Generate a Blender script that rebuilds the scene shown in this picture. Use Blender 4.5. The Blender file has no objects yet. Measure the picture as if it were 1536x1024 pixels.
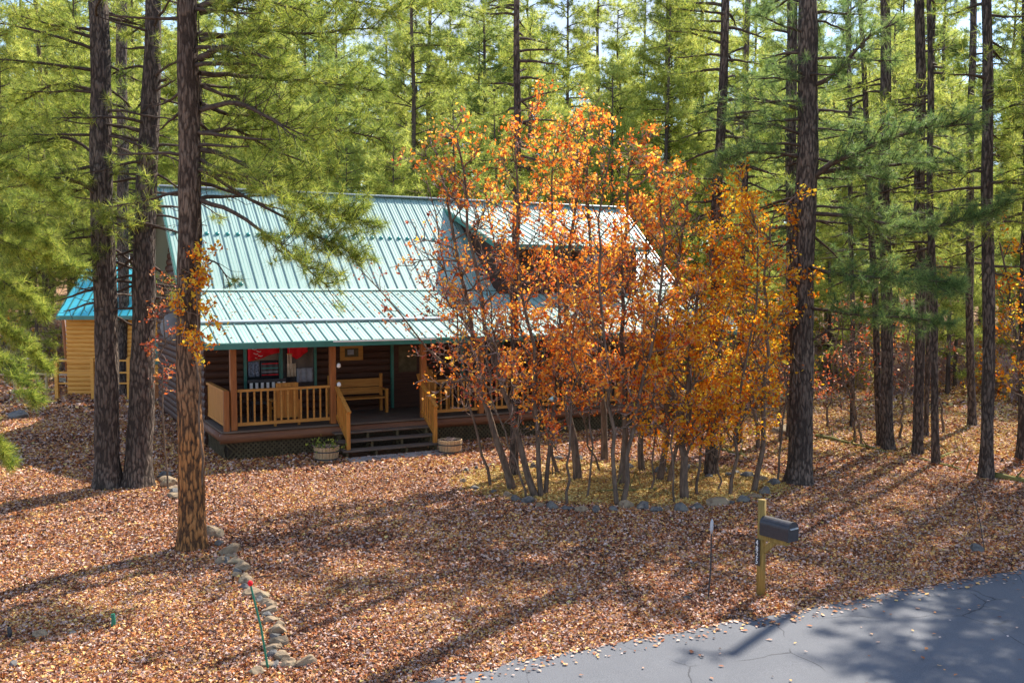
import bpy, math, random
import numpy as np
from mathutils import Vector, Matrix, noise as mnoise
R = math.radians
random.seed(7); rng = np.random.default_rng(11)
S = bpy.context.scene
col = S.collection
# ---------------------------------------------------------------- camera, world, sun, exposure
FOC = 1414.0; TH = R(3.32); CH = 4.2
cam_d = bpy.data.cameras.new('camera'); cam = bpy.data.objects.new('camera', cam_d); col.objects.link(cam)
cam.location = (0, 0, CH); cam.rotation_euler = (math.pi/2 - TH, 0, 0)
cam_d.sensor_width = 36; cam_d.lens = FOC/1536*36; cam_d.clip_end = 3000; cam_d.clip_start = .1
S.camera = cam
SUN_AZ = math.atan2(.60, .80); SUN_EL = R(46)
w = bpy.data.worlds.new('World'); S.world = w; w.use_nodes = True
nt = w.node_tree; nt.nodes.clear()
wo = nt.nodes.new('ShaderNodeOutputWorld'); bg = nt.nodes.new('ShaderNodeBackground')
sky = nt.nodes.new('ShaderNodeTexSky'); sky.sky_type = 'NISHITA'; sky.sun_disc = False
sky.sun_elevation = SUN_EL; sky.sun_rotation = SUN_AZ; sky.altitude = 2000; sky.air_density = 1.0; sky.dust_density = .6
tc = nt.nodes.new('ShaderNodeTexCoord'); mp = nt.nodes.new('ShaderNodeMapping'); mp.inputs['Scale'].default_value = (1, 1, 2.4)
nz = nt.nodes.new('ShaderNodeTexNoise'); nz.inputs['Scale'].default_value = 2.6; nz.inputs['Detail'].default_value = 7
rp = nt.nodes.new('ShaderNodeValToRGB'); rp.color_ramp.elements[0].position = .44; rp.color_ramp.elements[1].position = .66
mx = nt.nodes.new('ShaderNodeMixRGB'); mx.inputs[2].default_value = (2.2, 2.45, 3.1, 1)
nt.links.new(tc.outputs['Generated'], mp.inputs[0]); nt.links.new(mp.outputs[0], nz.inputs['Vector'])
nt.links.new(nz.outputs[0], rp.inputs[0]); nt.links.new(rp.outputs[0], mx.inputs[0]); nt.links.new(sky.outputs[0], mx.inputs[1])
nt.links.new(mx.outputs[0], bg.inputs[0]); bg.inputs[1].default_value = .15; nt.links.new(bg.outputs[0], wo.inputs[0])
sd = bpy.data.lights.new('sun', 'SUN'); sd.energy = 4.3; sd.angle = R(.5); sd.color = (1, .93, .82)
so = bpy.data.objects.new('sun', sd); col.objects.link(so)
sv = Vector((math.sin(SUN_AZ)*math.cos(SUN_EL), math.cos(SUN_AZ)*math.cos(SUN_EL), math.sin(SUN_EL)))
so.rotation_euler = sv.to_track_quat('Z', 'Y').to_euler(); so.location = (0, 0, 40)
S.view_settings.view_transform = 'Standard'; S.view_settings.look = 'None'; S.view_settings.gamma = 1
S.view_settings.exposure = 1.42
S.render.engine = 'CYCLES'
S.cycles.max_bounces = 5; S.cycles.diffuse_bounces = 3; S.cycles.glossy_bounces = 2; S.cycles.transmission_bounces = 3
# ---------------------------------------------------------------- photo-measurement helpers (points on the ground / at a distance)
FW = np.array([0, math.cos(TH), -math.sin(TH)]); UP = np.array([0, math.sin(TH), math.cos(TH)]); CC = np.array([0, 0, CH])
def ray(x, y): return FW + np.array([1., 0, 0])*(x-768)/FOC + UP*(512-y)/FOC
def G(x, y, z=0.):
    r = ray(x, y); return CC + r*((z-CH)/r[2])
def atY(x, y, Y):
    r = ray(x, y); return CC + r*(Y/r[1])
# ---------------------------------------------------------------- object helpers
def thing(name, label, cat, loc=(0, 0, 0), rotz=0, group=None):
    o = bpy.data.objects.new(name, None); col.objects.link(o); o.empty_display_size = .2
    o.location = [float(c) for c in loc]; o.rotation_euler = (0, 0, rotz); o['label'] = label; o['category'] = cat
    if group: o['group'] = group
    return o
def tag(o, label, cat, group=None):
    o['label'] = label; o['category'] = cat
    if group: o['group'] = group
    return o
def link_mesh(name, me, mat, parent=None):
    o = bpy.data.objects.new(name, me); col.objects.link(o)
    if mat and not me.materials: me.materials.append(mat)
    if parent: o.parent = parent
    return o
def npmesh(name, V, F, mat, parent=None, smooth=False, off=None):
    """V (N,3), F (M,k) uniform faces"""
    V = np.asarray(V, np.float32).reshape(-1, 3); F = np.asarray(F, np.int32)
    if off is not None: V = V - np.asarray(off, np.float32)
    me = bpy.data.meshes.new(name); k = F.shape[1]; m = len(F)
    me.vertices.add(len(V)); me.vertices.foreach_set('co', V.ravel())
    me.loops.add(m*k); me.loops.foreach_set('vertex_index', F.ravel())
    me.polygons.add(m); me.polygons.foreach_set('loop_start', np.arange(0, m*k, k, dtype=np.int32))
    me.polygons.foreach_set('use_smooth', np.full(m, smooth))
    me.update(calc_edges=True)
    return link_mesh(name, me, mat, parent)
class MB:
    def __init__(s): s.v = []; s.f = []
    def add(s, vs, fs):
        n = len(s.v); s.v += [tuple(float(c) for c in p) for p in vs]; s.f += [tuple(i+n for i in f) for f in fs]; return s
    def box(s, x0, x1, y0, y1, z0, z1):
        return s.add([(x0,y0,z0),(x1,y0,z0),(x1,y1,z0),(x0,y1,z0),(x0,y0,z1),(x1,y0,z1),(x1,y1,z1),(x0,y1,z1)],
              [(0,3,2,1),(4,5,6,7),(0,1,5,4),(1,2,6,5),(2,3,7,6),(3,0,4,7)])
    def bar(s, p, q, w, h, up=(0, 0, 1)):
        p = Vector(p); q = Vector(q); t = (q-p).normalized(); upv = Vector(up)
        sd_ = t.cross(upv)
        if sd_.length < 1e-4: sd_ = t.cross(Vector((1, 0, 0)))
        sd_.normalize(); n = sd_.cross(t).normalized(); sd_ *= w/2; n *= h/2
        vs = [c+a*sd_+b*n for c in (p, q) for a, b in ((-1,-1),(1,-1),(1,1),(-1,1))]
        return s.add(vs, [(0,3,2,1),(4,5,6,7),(0,1,5,4),(1,2,6,5),(2,3,7,6),(3,0,4,7)])
    def tube(s, pts, rs, seg=8, cap=True):
        pts = [Vector([float(c) for c in p]) for p in pts]; n = len(pts)
        if not hasattr(rs, '__len__'): rs = [rs]*n
        vs = []
        for i, p in enumerate(pts):
            t = (pts[min(i+1, n-1)]-pts[max(i-1, 0)]).normalized()
            a = t.cross(Vector((0, 1, 0)) if abs(t.y) < .9 else Vector((1, 0, 0))).normalized(); b = t.cross(a)
            for k in range(seg):
                an = 2*math.pi*k/seg; vs.append(p+(a*math.cos(an)+b*math.sin(an))*rs[i])
        fs = [(i*seg+k, i*seg+(k+1) % seg, (i+1)*seg+(k+1) % seg, (i+1)*seg+k) for i in range(n-1) for k in range(seg)]
        if cap: fs += [tuple(range(seg-1, -1, -1)), tuple((n-1)*seg+k for k in range(seg))]
        return s.add(vs, fs)
    def build(s, name, mat, parent=None, off=None, smooth=False, bevel=0):
        me = bpy.data.meshes.new(name)
        v = s.v if off is None else [(a-off[0], b-off[1], c-off[2]) for a, b, c in s.v]
        me.from_pydata(v, [], s.f); me.update()
        import bmesh
        bm = bmesh.new(); bm.from_mesh(me); bmesh.ops.recalc_face_normals(bm, faces=bm.faces)
        if bevel: bmesh.ops.bevel(bm, geom=bm.edges, offset=bevel, segments=1, affect='EDGES')
        bm.to_mesh(me); bm.free()
        if smooth: me.polygons.foreach_set('use_smooth', [True]*len(me.polygons))
        return link_mesh(name, me, mat, parent)
def tubes(P, Rr, seg):
    """P (B,n,3) R (B,n) -> V, F quads"""
    B, n, _ = P.shape
    T = np.gradient(P, axis=1); T /= np.linalg.norm(T, axis=2, keepdims=True)+1e-9
    ref = np.zeros_like(T); ref[..., 2] = 1.; m = np.abs(T[..., 2]) > .9; ref[m] = (1, 0, 0)
    N = np.cross(T, ref); N /= np.linalg.norm(N, axis=2, keepdims=True)+1e-9; Bn = np.cross(T, N)
    a = np.arange(seg)*2*np.pi/seg
    V = P[:, :, None, :] + Rr[:, :, None, None]*(np.cos(a)[None, None, :, None]*N[:, :, None, :]+np.sin(a)[None, None, :, None]*Bn[:, :, None, :])
    idx = np.arange(B*n*seg).reshape(B, n, seg); nx = np.roll(idx, -1, axis=2)
    F = np.stack([idx[:, :-1], nx[:, :-1], nx[:, 1:], idx[:, 1:]], axis=-1).reshape(-1, 4)
    return V.reshape(-1, 3), F
def cat(VF):
    Vs = []; Fs = []; n = 0
    for V, F in VF:
        if len(V) == 0: continue
        Vs.append(V); Fs.append(F+n); n += len(V)
    return np.concatenate(Vs), np.concatenate(Fs)
def unit(A): return A/(np.linalg.norm(A, axis=-1, keepdims=True)+1e-9)
def rv(n): return unit(rng.normal(size=(n, 3)))
# ---------------------------------------------------------------- materials
def mat(name, base=(.5,.5,.5), rough=.8, spec=.3, metal=0):
    m = bpy.data.materials.new(name); m.use_nodes = True; b = m.node_tree.nodes['Principled BSDF']
    b.inputs['Base Color'].default_value = (*base, 1); b.inputs['Roughness'].default_value = rough
    b.inputs['Specular IOR Level'].default_value = spec; b.inputs['Metallic'].default_value = metal
    return m
def ND(m, t, **kw):
    n = m.node_tree.nodes.new(t)
    for k, v in kw.items(): setattr(n, k, v)
    return n
def LK(m, a, b): m.node_tree.links.new(a, b)
def ramp(m, src, stops, interp='LINEAR'):
    r = ND(m, 'ShaderNodeValToRGB'); e = r.color_ramp.elements; r.color_ramp.interpolation = interp
    while len(e) < len(stops): e.new(.5)
    for i, (p, c) in enumerate(stops): e[i].position = p; e[i].color = (*c, 1)
    LK(m, src, r.inputs[0]); return r
def coord(m, scale=(1, 1, 1), kind='Object', rot=(0, 0, 0)):
    t = ND(m, 'ShaderNodeTexCoord'); mp_ = ND(m, 'ShaderNodeMapping'); mp_.inputs['Scale'].default_value = scale
    mp_.inputs['Rotation'].default_value = rot
    LK(m, t.outputs[kind], mp_.inputs[0]); return mp_.outputs[0]
def noise(m, vec, scale, detail=4, rough=.6):
    n = ND(m, 'ShaderNodeTexNoise'); n.inputs['Scale'].default_value = scale; n.inputs['Detail'].default_value = detail
    n.inputs['Roughness'].default_value = rough; LK(m, vec, n.inputs['Vector']); return n.outputs[0]
def bump(m, h, strength=.5, dist=.02):
    b = ND(m, 'ShaderNodeBump'); b.inputs['Strength'].default_value = strength; b.inputs['Distance'].default_value = dist
    LK(m, h, b.inputs['Height']); LK(m, b.outputs[0], m.node_tree.nodes['Principled BSDF'].inputs['Normal'])
def bsdf(m): return m.node_tree.nodes['Principled BSDF']
def mixc(m, f, a, b, mode='MIX'):
    x = ND(m, 'ShaderNodeMixRGB'); x.blend_type = mode
    for s_, v in ((0, f), (1, a), (2, b)):
        if hasattr(v, 'links'): LK(m, v, x.inputs[s_])
        else: x.inputs[s_].default_value = v if not isinstance(v, tuple) else (*v, 1)
    return x.outputs[0]
def noisy(name, c1, c2, scale=6, stretch=(1, 1, 1), rough=.8, spec=.3, bs=.3, bd=.01, metal=0, c3=None):
    m = mat(name, c1, rough, spec, metal); v = coord(m, stretch); n = noise(m, v, scale, 6)
    st = [(.3, c1), (.7, c2)] if c3 is None else [(.3, c1), (.5, c2), (.72, c3)]
    r = ramp(m, n, st); LK(m, r.outputs[0], bsdf(m).inputs['Base Color'])
    if bs: bump(m, n, bs, bd)
    return m
def bark(name, c1, c2, c3, sc=1., low=None):
    m = mat(name, c1, .92, .12)
    v = coord(m, (1, 1, .27)); v2 = coord(m, (1, 1, .4))
    nc = ND(m, 'ShaderNodeTexNoise'); nc.inputs['Scale'].default_value = 9*sc; nc.inputs['Detail'].default_value = 5; LK(m, v, nc.inputs['Vector'])
    wv_ = mixc(m, .10, v, nc.outputs['Color'])
    vo = ND(m, 'ShaderNodeTexVoronoi'); vo.feature = 'F1'; vo.inputs['Scale'].default_value = 24*sc; LK(m, wv_, vo.inputs['Vector'])
    fine = noise(m, v2, 38*sc, 5, .7)
    pl = ramp(m, vo.outputs['Distance'], [(.15, (1, 1, 1)), (.62, (0, 0, 0))])
    hh = mixc(m, .42, pl.outputs[0], fine)
    big = noise(m, coord(m, (1, 1, .45)), 1.9, 4)
    top_ = ramp(m, big, [(.38, c2), (.62, c3)])
    rr = ramp(m, hh, [(.15, (0, 0, 0)), (.55, (1, 1, 1))])
    fcol = mixc(m, rr.outputs[0], c1, top_.outputs[0])
    if low is not None:
        sp_ = ND(m, 'ShaderNodeSeparateXYZ'); t_ = ND(m, 'ShaderNodeTexCoord'); LK(m, t_.outputs['Object'], sp_.inputs[0])
        ad = ND(m, 'ShaderNodeMath'); ad.operation = 'MULTIPLY_ADD'; LK(m, big, ad.inputs[0]); ad.inputs[1].default_value = 1.6; LK(m, sp_.outputs[2], ad.inputs[2])
        mr = ND(m, 'ShaderNodeMapRange'); mr.inputs['From Min'].default_value = 2.2; mr.inputs['From Max'].default_value = 4.6; mr.inputs['To Min'].default_value = 1; mr.inputs['To Max'].default_value = 0
        LK(m, ad.outputs[0], mr.inputs['Value']); lc = mixc(m, rr.outputs[0], c1, low)
        fcol = mixc(m, mr.outputs[0], fcol, lc)
    LK(m, fcol, bsdf(m).inputs['Base Color'])
    bump(m, hh, 1., .045)
    return m
def foliage(name, stops, trans=.45, nsc=.6, rough=.5, spec=.25, mixn=.5):
    m = mat(name, stops[0][1], rough, spec); g = ND(m, 'ShaderNodeNewGeometry')
    n = noise(m, coord(m, (1, 1, 1)), nsc, 3)
    s = ND(m, 'ShaderNodeMath'); s.operation = 'MULTIPLY_ADD'; LK(m, n, s.inputs[0]); s.inputs[1].default_value = mixn*2; s.inputs[2].default_value = -mixn
    a = ND(m, 'ShaderNodeMath'); a.operation = 'ADD'; LK(m, s.outputs[0], a.inputs[0]); LK(m, g.outputs['Random Per Island'], a.inputs[1])
    r = ramp(m, a.outputs[0], stops); LK(m, r.outputs[0], bsdf(m).inputs['Base Color'])
    tr = ND(m, 'ShaderNodeBsdfTranslucent'); hs = ND(m, 'ShaderNodeHueSaturation'); hs.inputs['Saturation'].default_value = 1.02; hs.inputs['Value'].default_value = 1.25
    LK(m, r.outputs[0], hs.inputs['Color']); LK(m, hs.outputs[0], tr.inputs['Color'])
    ms = ND(m, 'ShaderNodeMixShader'); ms.inputs[0].default_value = trans
    out = m.node_tree.nodes['Material Output']
    LK(m, bsdf(m).outputs[0], ms.inputs[1]); LK(m, tr.outputs[0], ms.inputs[2]); LK(m, ms.outputs[0], out.inputs['Surface'])
    return m
M = {}
M['bark'] = bark('pine bark', (.028,.022,.019), (.11,.085,.070), (.19,.145,.115))
M['bark_red'] = bark('ponderosa bark', (.03,.02,.015), (.12,.085,.065), (.20,.14,.10), low=(.38,.17,.06))
M['bark_far'] = noisy('far bark', (.045,.033,.027), (.13,.095,.075), 9, (1, 1, .15), .9, .1, .4, .02)
M['limb'] = noisy('limb bark', (.04,.03,.025), (.11,.08,.062), 14, (1, 1, 1), .9, .1, .2)
M['oak_bark'] = noisy('oak bark', (.055,.04,.03), (.20,.14,.10), 16, (1, 1, .25), .9, .15, .7, .02)
M['twig'] = noisy('pale twig', (.26,.17,.15), (.46,.34,.30), 8, (1, 1, 1), .8, .2, 0)
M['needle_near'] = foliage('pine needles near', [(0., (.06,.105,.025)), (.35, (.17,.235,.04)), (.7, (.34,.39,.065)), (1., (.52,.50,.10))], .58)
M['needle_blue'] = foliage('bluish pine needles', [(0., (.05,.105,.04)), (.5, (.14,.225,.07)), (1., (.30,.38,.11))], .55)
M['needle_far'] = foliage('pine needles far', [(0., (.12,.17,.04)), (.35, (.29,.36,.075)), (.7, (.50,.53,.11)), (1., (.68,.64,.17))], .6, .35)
M['needle_dark'] = foliage('darker green pine needles', [(0., (.08,.135,.045)), (.5, (.22,.30,.075)), (1., (.44,.49,.12))], .57, .35)  # darker green palette given to some of the pines
M['oak_leaf'] = foliage('orange oak leaves', [(0., (.40,.06,.02)), (.25, (.64,.15,.03)), (.5, (.80,.28,.045)), (.8, (.86,.42,.06)), (1., (.90,.62,.12))], .6, .9, mixn=.35)
M['oak_yellow'] = foliage('yellow oak leaves', [(0., (.52,.10,.014)), (.35, (.68,.24,.02)), (.7, (.76,.42,.03)), (1., (.70,.62,.08))], .6, .9, mixn=.35)
M['oak_red'] = foliage('rusty oak leaves', [(0., (.22,.04,.03)), (.4, (.45,.09,.035)), (.75, (.6,.2,.05)), (1., (.62,.36,.12))], .4, .9)
M['brush'] = foliage('dusty rose brush leaves', [(0., (.16,.06,.04)), (.4, (.34,.16,.10)), (.7, (.46,.30,.18)), (1., (.50,.42,.16))], .4, .9)
M['shrub_leaf'] = foliage('shrub leaves', [(0., (.25,.30,.04)), (.5, (.5,.48,.07)), (1., (.65,.35,.07))], .45, .5)
M['wood'] = noisy('golden deck wood', (.34,.125,.018), (.55,.24,.04), 5, (4, 4, .5), .55, .35, .2, .004)
M['wood_h'] = noisy('golden rail wood', (.32,.135,.028), (.50,.24,.05), 5, (.5, 4, 4), .6, .3, .2, .004)
M['wood_red'] = noisy('reddish post wood', (.20,.062,.016), (.36,.13,.032), 5, (5, 5, .4), .55, .3, .2, .004)
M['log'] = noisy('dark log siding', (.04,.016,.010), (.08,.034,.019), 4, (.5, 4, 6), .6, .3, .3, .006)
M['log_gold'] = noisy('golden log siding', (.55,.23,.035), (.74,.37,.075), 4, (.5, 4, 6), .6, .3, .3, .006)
M['deck'] = noisy('weathered deck', (.085,.062,.048), (.16,.12,.09), 5, (.4, 6, 2), .8, .2, .3, .005)
M['rim'] = noisy('rim log wood', (.10,.038,.018), (.20,.08,.035), 4, (.4, 4, 4), .6, .3, .3, .006)
M['lattice'] = noisy('lattice wood', (.06,.045,.022), (.13,.10,.055), 6, (1, 1, 1), .8, .2, .1)
M['roof'] = noisy('pale green roof paint', (.30,.43,.375), (.37,.495,.43), 1.6, (1, .3, .3), .55, .3, .05, .004)
M['rib'] = noisy('roof rib with seam shade', (.11,.22,.20), (.17,.29,.265), 3, (1, 1, 1), .4, .5, 0)  # darker than the roof: shade along the seams put into the rib colour
M['rib2'] = noisy('minor rib paint', (.20,.36,.31), (.26,.42,.36), 3, (1, 1, 1), .6, .3, 0)
M['trim'] = noisy('green trim', (.02,.13,.10), (.035,.18,.14), 4, (1, 1, 1), .4, .5, 0)
M['teal'] = noisy('teal snow guard', (.015,.20,.18), (.03,.26,.23), 6, (1, 1, 1), .35, .5, 0)
M['flash'] = noisy('flashing metal', (.34,.38,.40), (.46,.50,.52), 8, (.4, 3, 3), .4, .5, 0, metal=.3)
M['white'] = noisy('white paint', (.72,.72,.70), (.82,.82,.80), 5, (1, 1, 1), .5, .4, 0)
M['roof_blue'] = noisy('turquoise roof', (.05,.42,.50), (.08,.52,.60), 3, (1, 1, 1), .4, .5, 0)
M['glass'] = noisy('dark window', (.012,.014,.018), (.03,.034,.04), 3, (1, 1, 1), .08, .6, 0)
M['black'] = noisy('black metal', (.018,.018,.022), (.035,.035,.042), 20, (1, 1, 1), .42, .5, .05, .002)
M['mail_post'] = noisy('treated post wood', (.17,.11,.03), (.34,.23,.07), 6, (6, 6, .5), .8, .2, .4, .005)
M['red'] = noisy('red cloth', (.60,.01,.015), (.72,.02,.03), 5, (1, 1, 1), .8, .2, .2)
M['grey_cloth'] = noisy('grey cloth', (.20,.20,.23), (.34,.34,.37), 9, (1, 1, 1), .9, .1, .2)
M['tan'] = noisy('tan cloth', (.36,.26,.18), (.50,.38,.27), 9, (1, 1, 1), .9, .1, .2)
M['navy'] = noisy('navy quilt', (.02,.03,.06), (.30,.34,.42), 26, (1, 1, 1), .9, .1, .1)
M['stone'] = noisy('bluish field stone', (.05,.048,.046), (.135,.128,.12), 5, (1, 1, 1), .85, .2, .8, .05, c3=(.17,.16,.12))
M['stone_tan'] = noisy('tan field stone', (.09,.062,.04), (.27,.20,.13), 5, (1, 1, 1), .9, .15, .8, .05, c3=(.24,.20,.12))
M['paver'] = noisy('paver', (.22,.19,.17), (.34,.30,.27), 4, (1, 1, 1), .9, .15, .4, .01)
M['barrel'] = noisy('barrel staves', (.30,.20,.11), (.48,.34,.19), 7, (5, 5, .5), .8, .2, .4, .006)
M['galv'] = noisy('grey galvanised metal', (.30,.32,.34), (.42,.44,.46), 6, (1, 1, 1), .45, .5, 0)
M['green_stake'] = noisy('green stake', (.01,.12,.07), (.02,.18,.11), 6, (1, 1, 1), .5, .4, 0)
M['moss'] = noisy('mossy log', (.06,.055,.02), (.17,.16,.05), 6, (1, 1, 1), .95, .1, .5, .02, c3=(.12,.085,.05))
M['paleblue'] = noisy('pale blue plastic', (.25,.55,.62), (.35,.65,.70), 4, (1, 1, 1), .5, .4, 0)
M['soil'] = noisy('potting soil and underdeck shade', (.03,.022,.016), (.08,.06,.04), 20, (1, 1, 1), .95, .1, .5)  # also colours the dark sheet that stands in for shade under the deck
# ground: leaf litter colours
m = mat('leaf litter ground', (.2, .12, .08), .95, .1)
v = coord(m)
vo = ND(m, 'ShaderNodeTexVoronoi'); vo.inputs['Scale'].default_value = 16; LK(m, v, vo.inputs['Vector'])
cr = ramp(m, vo.outputs['Color'], [(.1, (.08,.04,.028)), (.35, (.24,.11,.06)), (.55, (.40,.20,.10)), (.75, (.45,.30,.20)), (.95, (.5,.36,.22))])
n1 = noise(m, v, .5, 5); n2 = noise(m, v, 30, 4)
pt = ramp(m, n1, [(.35, (.17,.10,.07)), (.5, (.27,.15,.08)), (.65, (.30,.20,.10))])
c = mixc(m, .55, cr.outputs[0], pt.outputs[0]); LK(m, c, bsdf(m).inputs['Base Color'])
bump(m, mixc(m, .5, vo.outputs['Distance'], n2), .8, .03); M['ground'] = m
LEAF = [(0., (.05,.025,.02)), (.16, (.15,.055,.03)), (.3, (.38,.12,.04)), (.42, (.52,.20,.06)), (.52, (.32,.17,.11)), (.64, (.55,.35,.26)), (.76, (.64,.49,.42)), (.88, (.68,.33,.10)), (1., (.74,.48,.16))]
M['litter'] = foliage('fallen leaves', LEAF, .1, .3, .7, .25, mixn=.45)
M['litter_y'] = foliage('fallen yellow leaves', [(0., (.25,.12,.04)), (.3, (.52,.30,.08)), (.6, (.62,.44,.13)), (1., (.66,.54,.22))], .12, .45, .75, .2, mixn=.22)
# asphalt
m = mat('old asphalt', (.2, .2, .22), .85, .25)
v = coord(m); na = noise(m, v, 120, 3, .7); nb = noise(m, v, .7, 4)
ca = ramp(m, na, [(.3, (.055,.058,.066)), (.7, (.18,.184,.20))]); cb = ramp(m, nb, [(.35, (.09,.094,.104)), (.65, (.15,.153,.163))])
cm = mixc(m, .35, ca.outputs[0], cb.outputs[0])
wn = ND(m, 'ShaderNodeTexNoise'); wn.inputs['Scale'].default_value = 1.6; wn.inputs['Detail'].default_value = 6; LK(m, v, wn.inputs['Vector'])
wv = mixc(m, .22, v, wn.outputs['Color'])
vc = ND(m, 'ShaderNodeTexVoronoi'); vc.feature = 'DISTANCE_TO_EDGE'; vc.inputs['Scale'].default_value = .75; LK(m, wv, vc.inputs['Vector'])
ck = ramp(m, vc.outputs['Distance'], [(.0, (1, 1, 1)), (.006, (0, 0, 0))])
gate = ramp(m, noise(m, v, .9, 2), [(.46, (0, 0, 0)), (.56, (1, 1, 1))])
ckm = mixc(m, 1., ck.outputs[0], gate.outputs[0], 'MULTIPLY')
LK(m, mixc(m, ckm, cm, (.03,.03,.035)), bsdf(m).inputs['Base Color']); bump(m, na, .6, .008); M['asphalt'] = m
# ---------------------------------------------------------------- ground and road
def ghash(x, y):
    return .05*np.sin(x*.9+1.3*np.sin(y*.5))*np.cos(y*.7+.4*x)+.02*np.sin(x*2.7+y*1.9)
YAW = R(27.8); UH = np.array([math.cos(YAW), math.sin(YAW), 0]); VH = np.array([-math.sin(YAW), math.cos(YAW), 0])
A0 = np.array([-6.92, 22.50, 0.])
def HW(a, b, z=0.): return A0+UH*a+VH*b+np.array([0, 0, z])
def gz(x, y):
    x = np.asarray(x, float); y = np.asarray(y, float)
    flat = np.clip((y-11)/3, 0, 1)*np.clip((40-y)/8, 0, 1)*.5
    a = (x-A0[0])*UH[0]+(y-A0[1])*UH[1]; b = (x-A0[0])*VH[0]+(y-A0[1])*VH[1]
    hm = 1-np.clip(1-np.maximum(np.abs(a-8)-9, np.abs(b-5)-7)/2., 0, 1)
    rise = 7.*(1-np.cos(np.clip((y-62)/110, 0, 1)*np.pi))/2*1.0
    return ghash(x, y)*flat*hm + rise
xs = np.concatenate([np.linspace(-600, -40, 12), np.linspace(-36, 40, 153), np.linspace(46, 600, 12)])
ys = np.concatenate([np.linspace(-200, 4, 8), np.linspace(6, 45, 131), np.linspace(48, 180, 34), np.linspace(200, 900, 10)])
X, Y = np.meshgrid(xs, ys); V = np.stack([X, Y, gz(X, Y)], -1).reshape(-1, 3)
ii = np.arange(len(xs)*len(ys)).reshape(len(ys), len(xs))
F = np.stack([ii[:-1, :-1], ii[:-1, 1:], ii[1:, 1:], ii[1:, :-1]], -1).reshape(-1, 4)
g = npmesh('ground', V, F, M['ground'], smooth=True); g['kind'] = 'structure'
EDGE = [G(*p)[:2] for p in [(650,1024),(800,991),(967,960),(1100,936),(1200,918),(1364,886),(1536,855)]]
EDGE = [EDGE[0]-(EDGE[1]-EDGE[0])*k for k in (14, 6, 2)] + EDGE + [EDGE[-1]+(EDGE[-1]-EDGE[-2])*k for k in (1, 3, 8)]
EDGE = np.array(EDGE)
def edge_y(x): return np.interp(x, EDGE[:, 0], EDGE[:, 1])
ex = np.arange(-14, 24, .12); 
ey = edge_y(ex) + .035*np.sin(ex*5.1)+.03*np.sin(ex*11.7+1)+.02*np.sin(ex*23)+.02*rng.normal(size=len(ex))
nrm = 5.6
V = np.concatenate([np.stack([ex, ey, np.full_like(ex, .035)], 1), np.stack([ex+1.2, ey-nrm/2, np.full_like(ex, .075)], 1),
                    np.stack([ex+2.4, ey-nrm, np.full_like(ex, .03)], 1), np.stack([ex+2.4, ey-nrm-.02, np.full_like(ex, -.1)], 1)])
V2 = np.stack([ex, ey+.03, np.full_like(ex, -.08)], 1)
n = len(ex); V = np.concatenate([V, V2]); k = np.arange(n-1)
F = np.concatenate([np.stack([k+n*j, k+1+n*j, k+1+n*(j+1), k+n*(j+1)], 1)[:, ::-1] for j in range(3)]+[np.stack([k+4*n, k+1+4*n, k+1, k], 1)])
rd = npmesh('road', V, F, M['asphalt'], smooth=False); rd['kind'] = 'structure'
# ---------------------------------------------------------------- fallen leaves lying on the ground (uncountable)
def leafquads(P, size, tilt=.5, up=None, curl=.25):
    n = len(P); Nn = rng.normal(size=(n, 3))*tilt; Nn[:, 2] += 1 if up is None else 0
    if up is None: Nn = unit(Nn)
    else: Nn = unit(Nn+up)
    d = unit(np.cross(Nn, rv(n))); s = np.cross(Nn, d); L = size*(.55+.5*rng.random(n)+.75*rng.random(n)**4)[:, None]; W = L*(.42+.25*rng.random(n))[:, None]
    lift = Nn*L*curl*(rng.random(n)[:, None]*1.6-.4)
    V = np.stack([P-d*L*.5, P+s*W*.6+lift-d*L*.05, P+d*L*.55, P-s*W*.6+lift*.7-d*L*.05], 1)
    V[:, 1] += d*L*.12*rng.normal(size=(n, 1)); F = np.arange(4*n).reshape(n, 4)
    return V.reshape(-1, 3), F
def on_ground(n, y0, y1, half):
    y = y0+(y1-y0)*rng.random(n); x = (rng.random(n)*2-1)*(half*y+3)
    return x, y
BED = G(935, 722)[:2]; BEDR = (3.7, 2.4)
def inbed(x, y): return ((x-BED[0])/BEDR[0])**2+((y-BED[1])/BEDR[1])**2
def litter(n, y0, y1, size, name, mt, sel=None, lift=.012):
    x, y = on_ground(n, y0, y1, .56)
    a = (x-A0[0])*UH[0]+(y-A0[1])*UH[1]; b = (x-A0[0])*VH[0]+(y-A0[1])*VH[1]
    ok = (y > edge_y(x)-.02+.1*rng.random(n)**3) & ~((a > .1) & (a < 15.6) & (b > .1) & (b < 12)) & ~((a > 2.7) & (a < 5.2) & (b < .1) & (b > -1.1))
    if sel is not None: ok &= sel(x, y)
    x = x[ok]; y = y[ok]; P = np.stack([x, y, gz(x, y)+lift+.018*rng.random(len(x))], 1)
    return leafquads(P, size, .62, curl=.4)
yel = lambda x, y: (inbed(x, y) < 1.05) | ((x > 5.5) & (y > 23) & (rng.random(len(x)) < .85)) | (rng.random(len(x)) < .05)
fr = []; fy = []
for n_, y0, y1, s_ in ((330000, 8.6, 14, .048), (270000, 14, 21, .057), (150000, 21, 32, .085), (80000, 32, 60, .15)):
    msk = {}
    fr.append(litter(int(n_*.85), y0, y1, s_, '', None, lambda x, y: inbed(x, y) > .9))
    fy.append(litter(int(n_*.6), y0, y1, s_, '', None, yel))
o = npmesh('fallen_leaves', *cat(fr), M['litter']); o['kind'] = 'stuff'; o['label'] = 'dense carpet of rust, tan and pink fallen leaves'; 
o = npmesh('yellow_fallen_leaves', *cat(fy), M['litter_y']); o['kind'] = 'stuff'; o['label'] = 'yellow fallen leaves thick inside the stone ringed bed'
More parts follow.
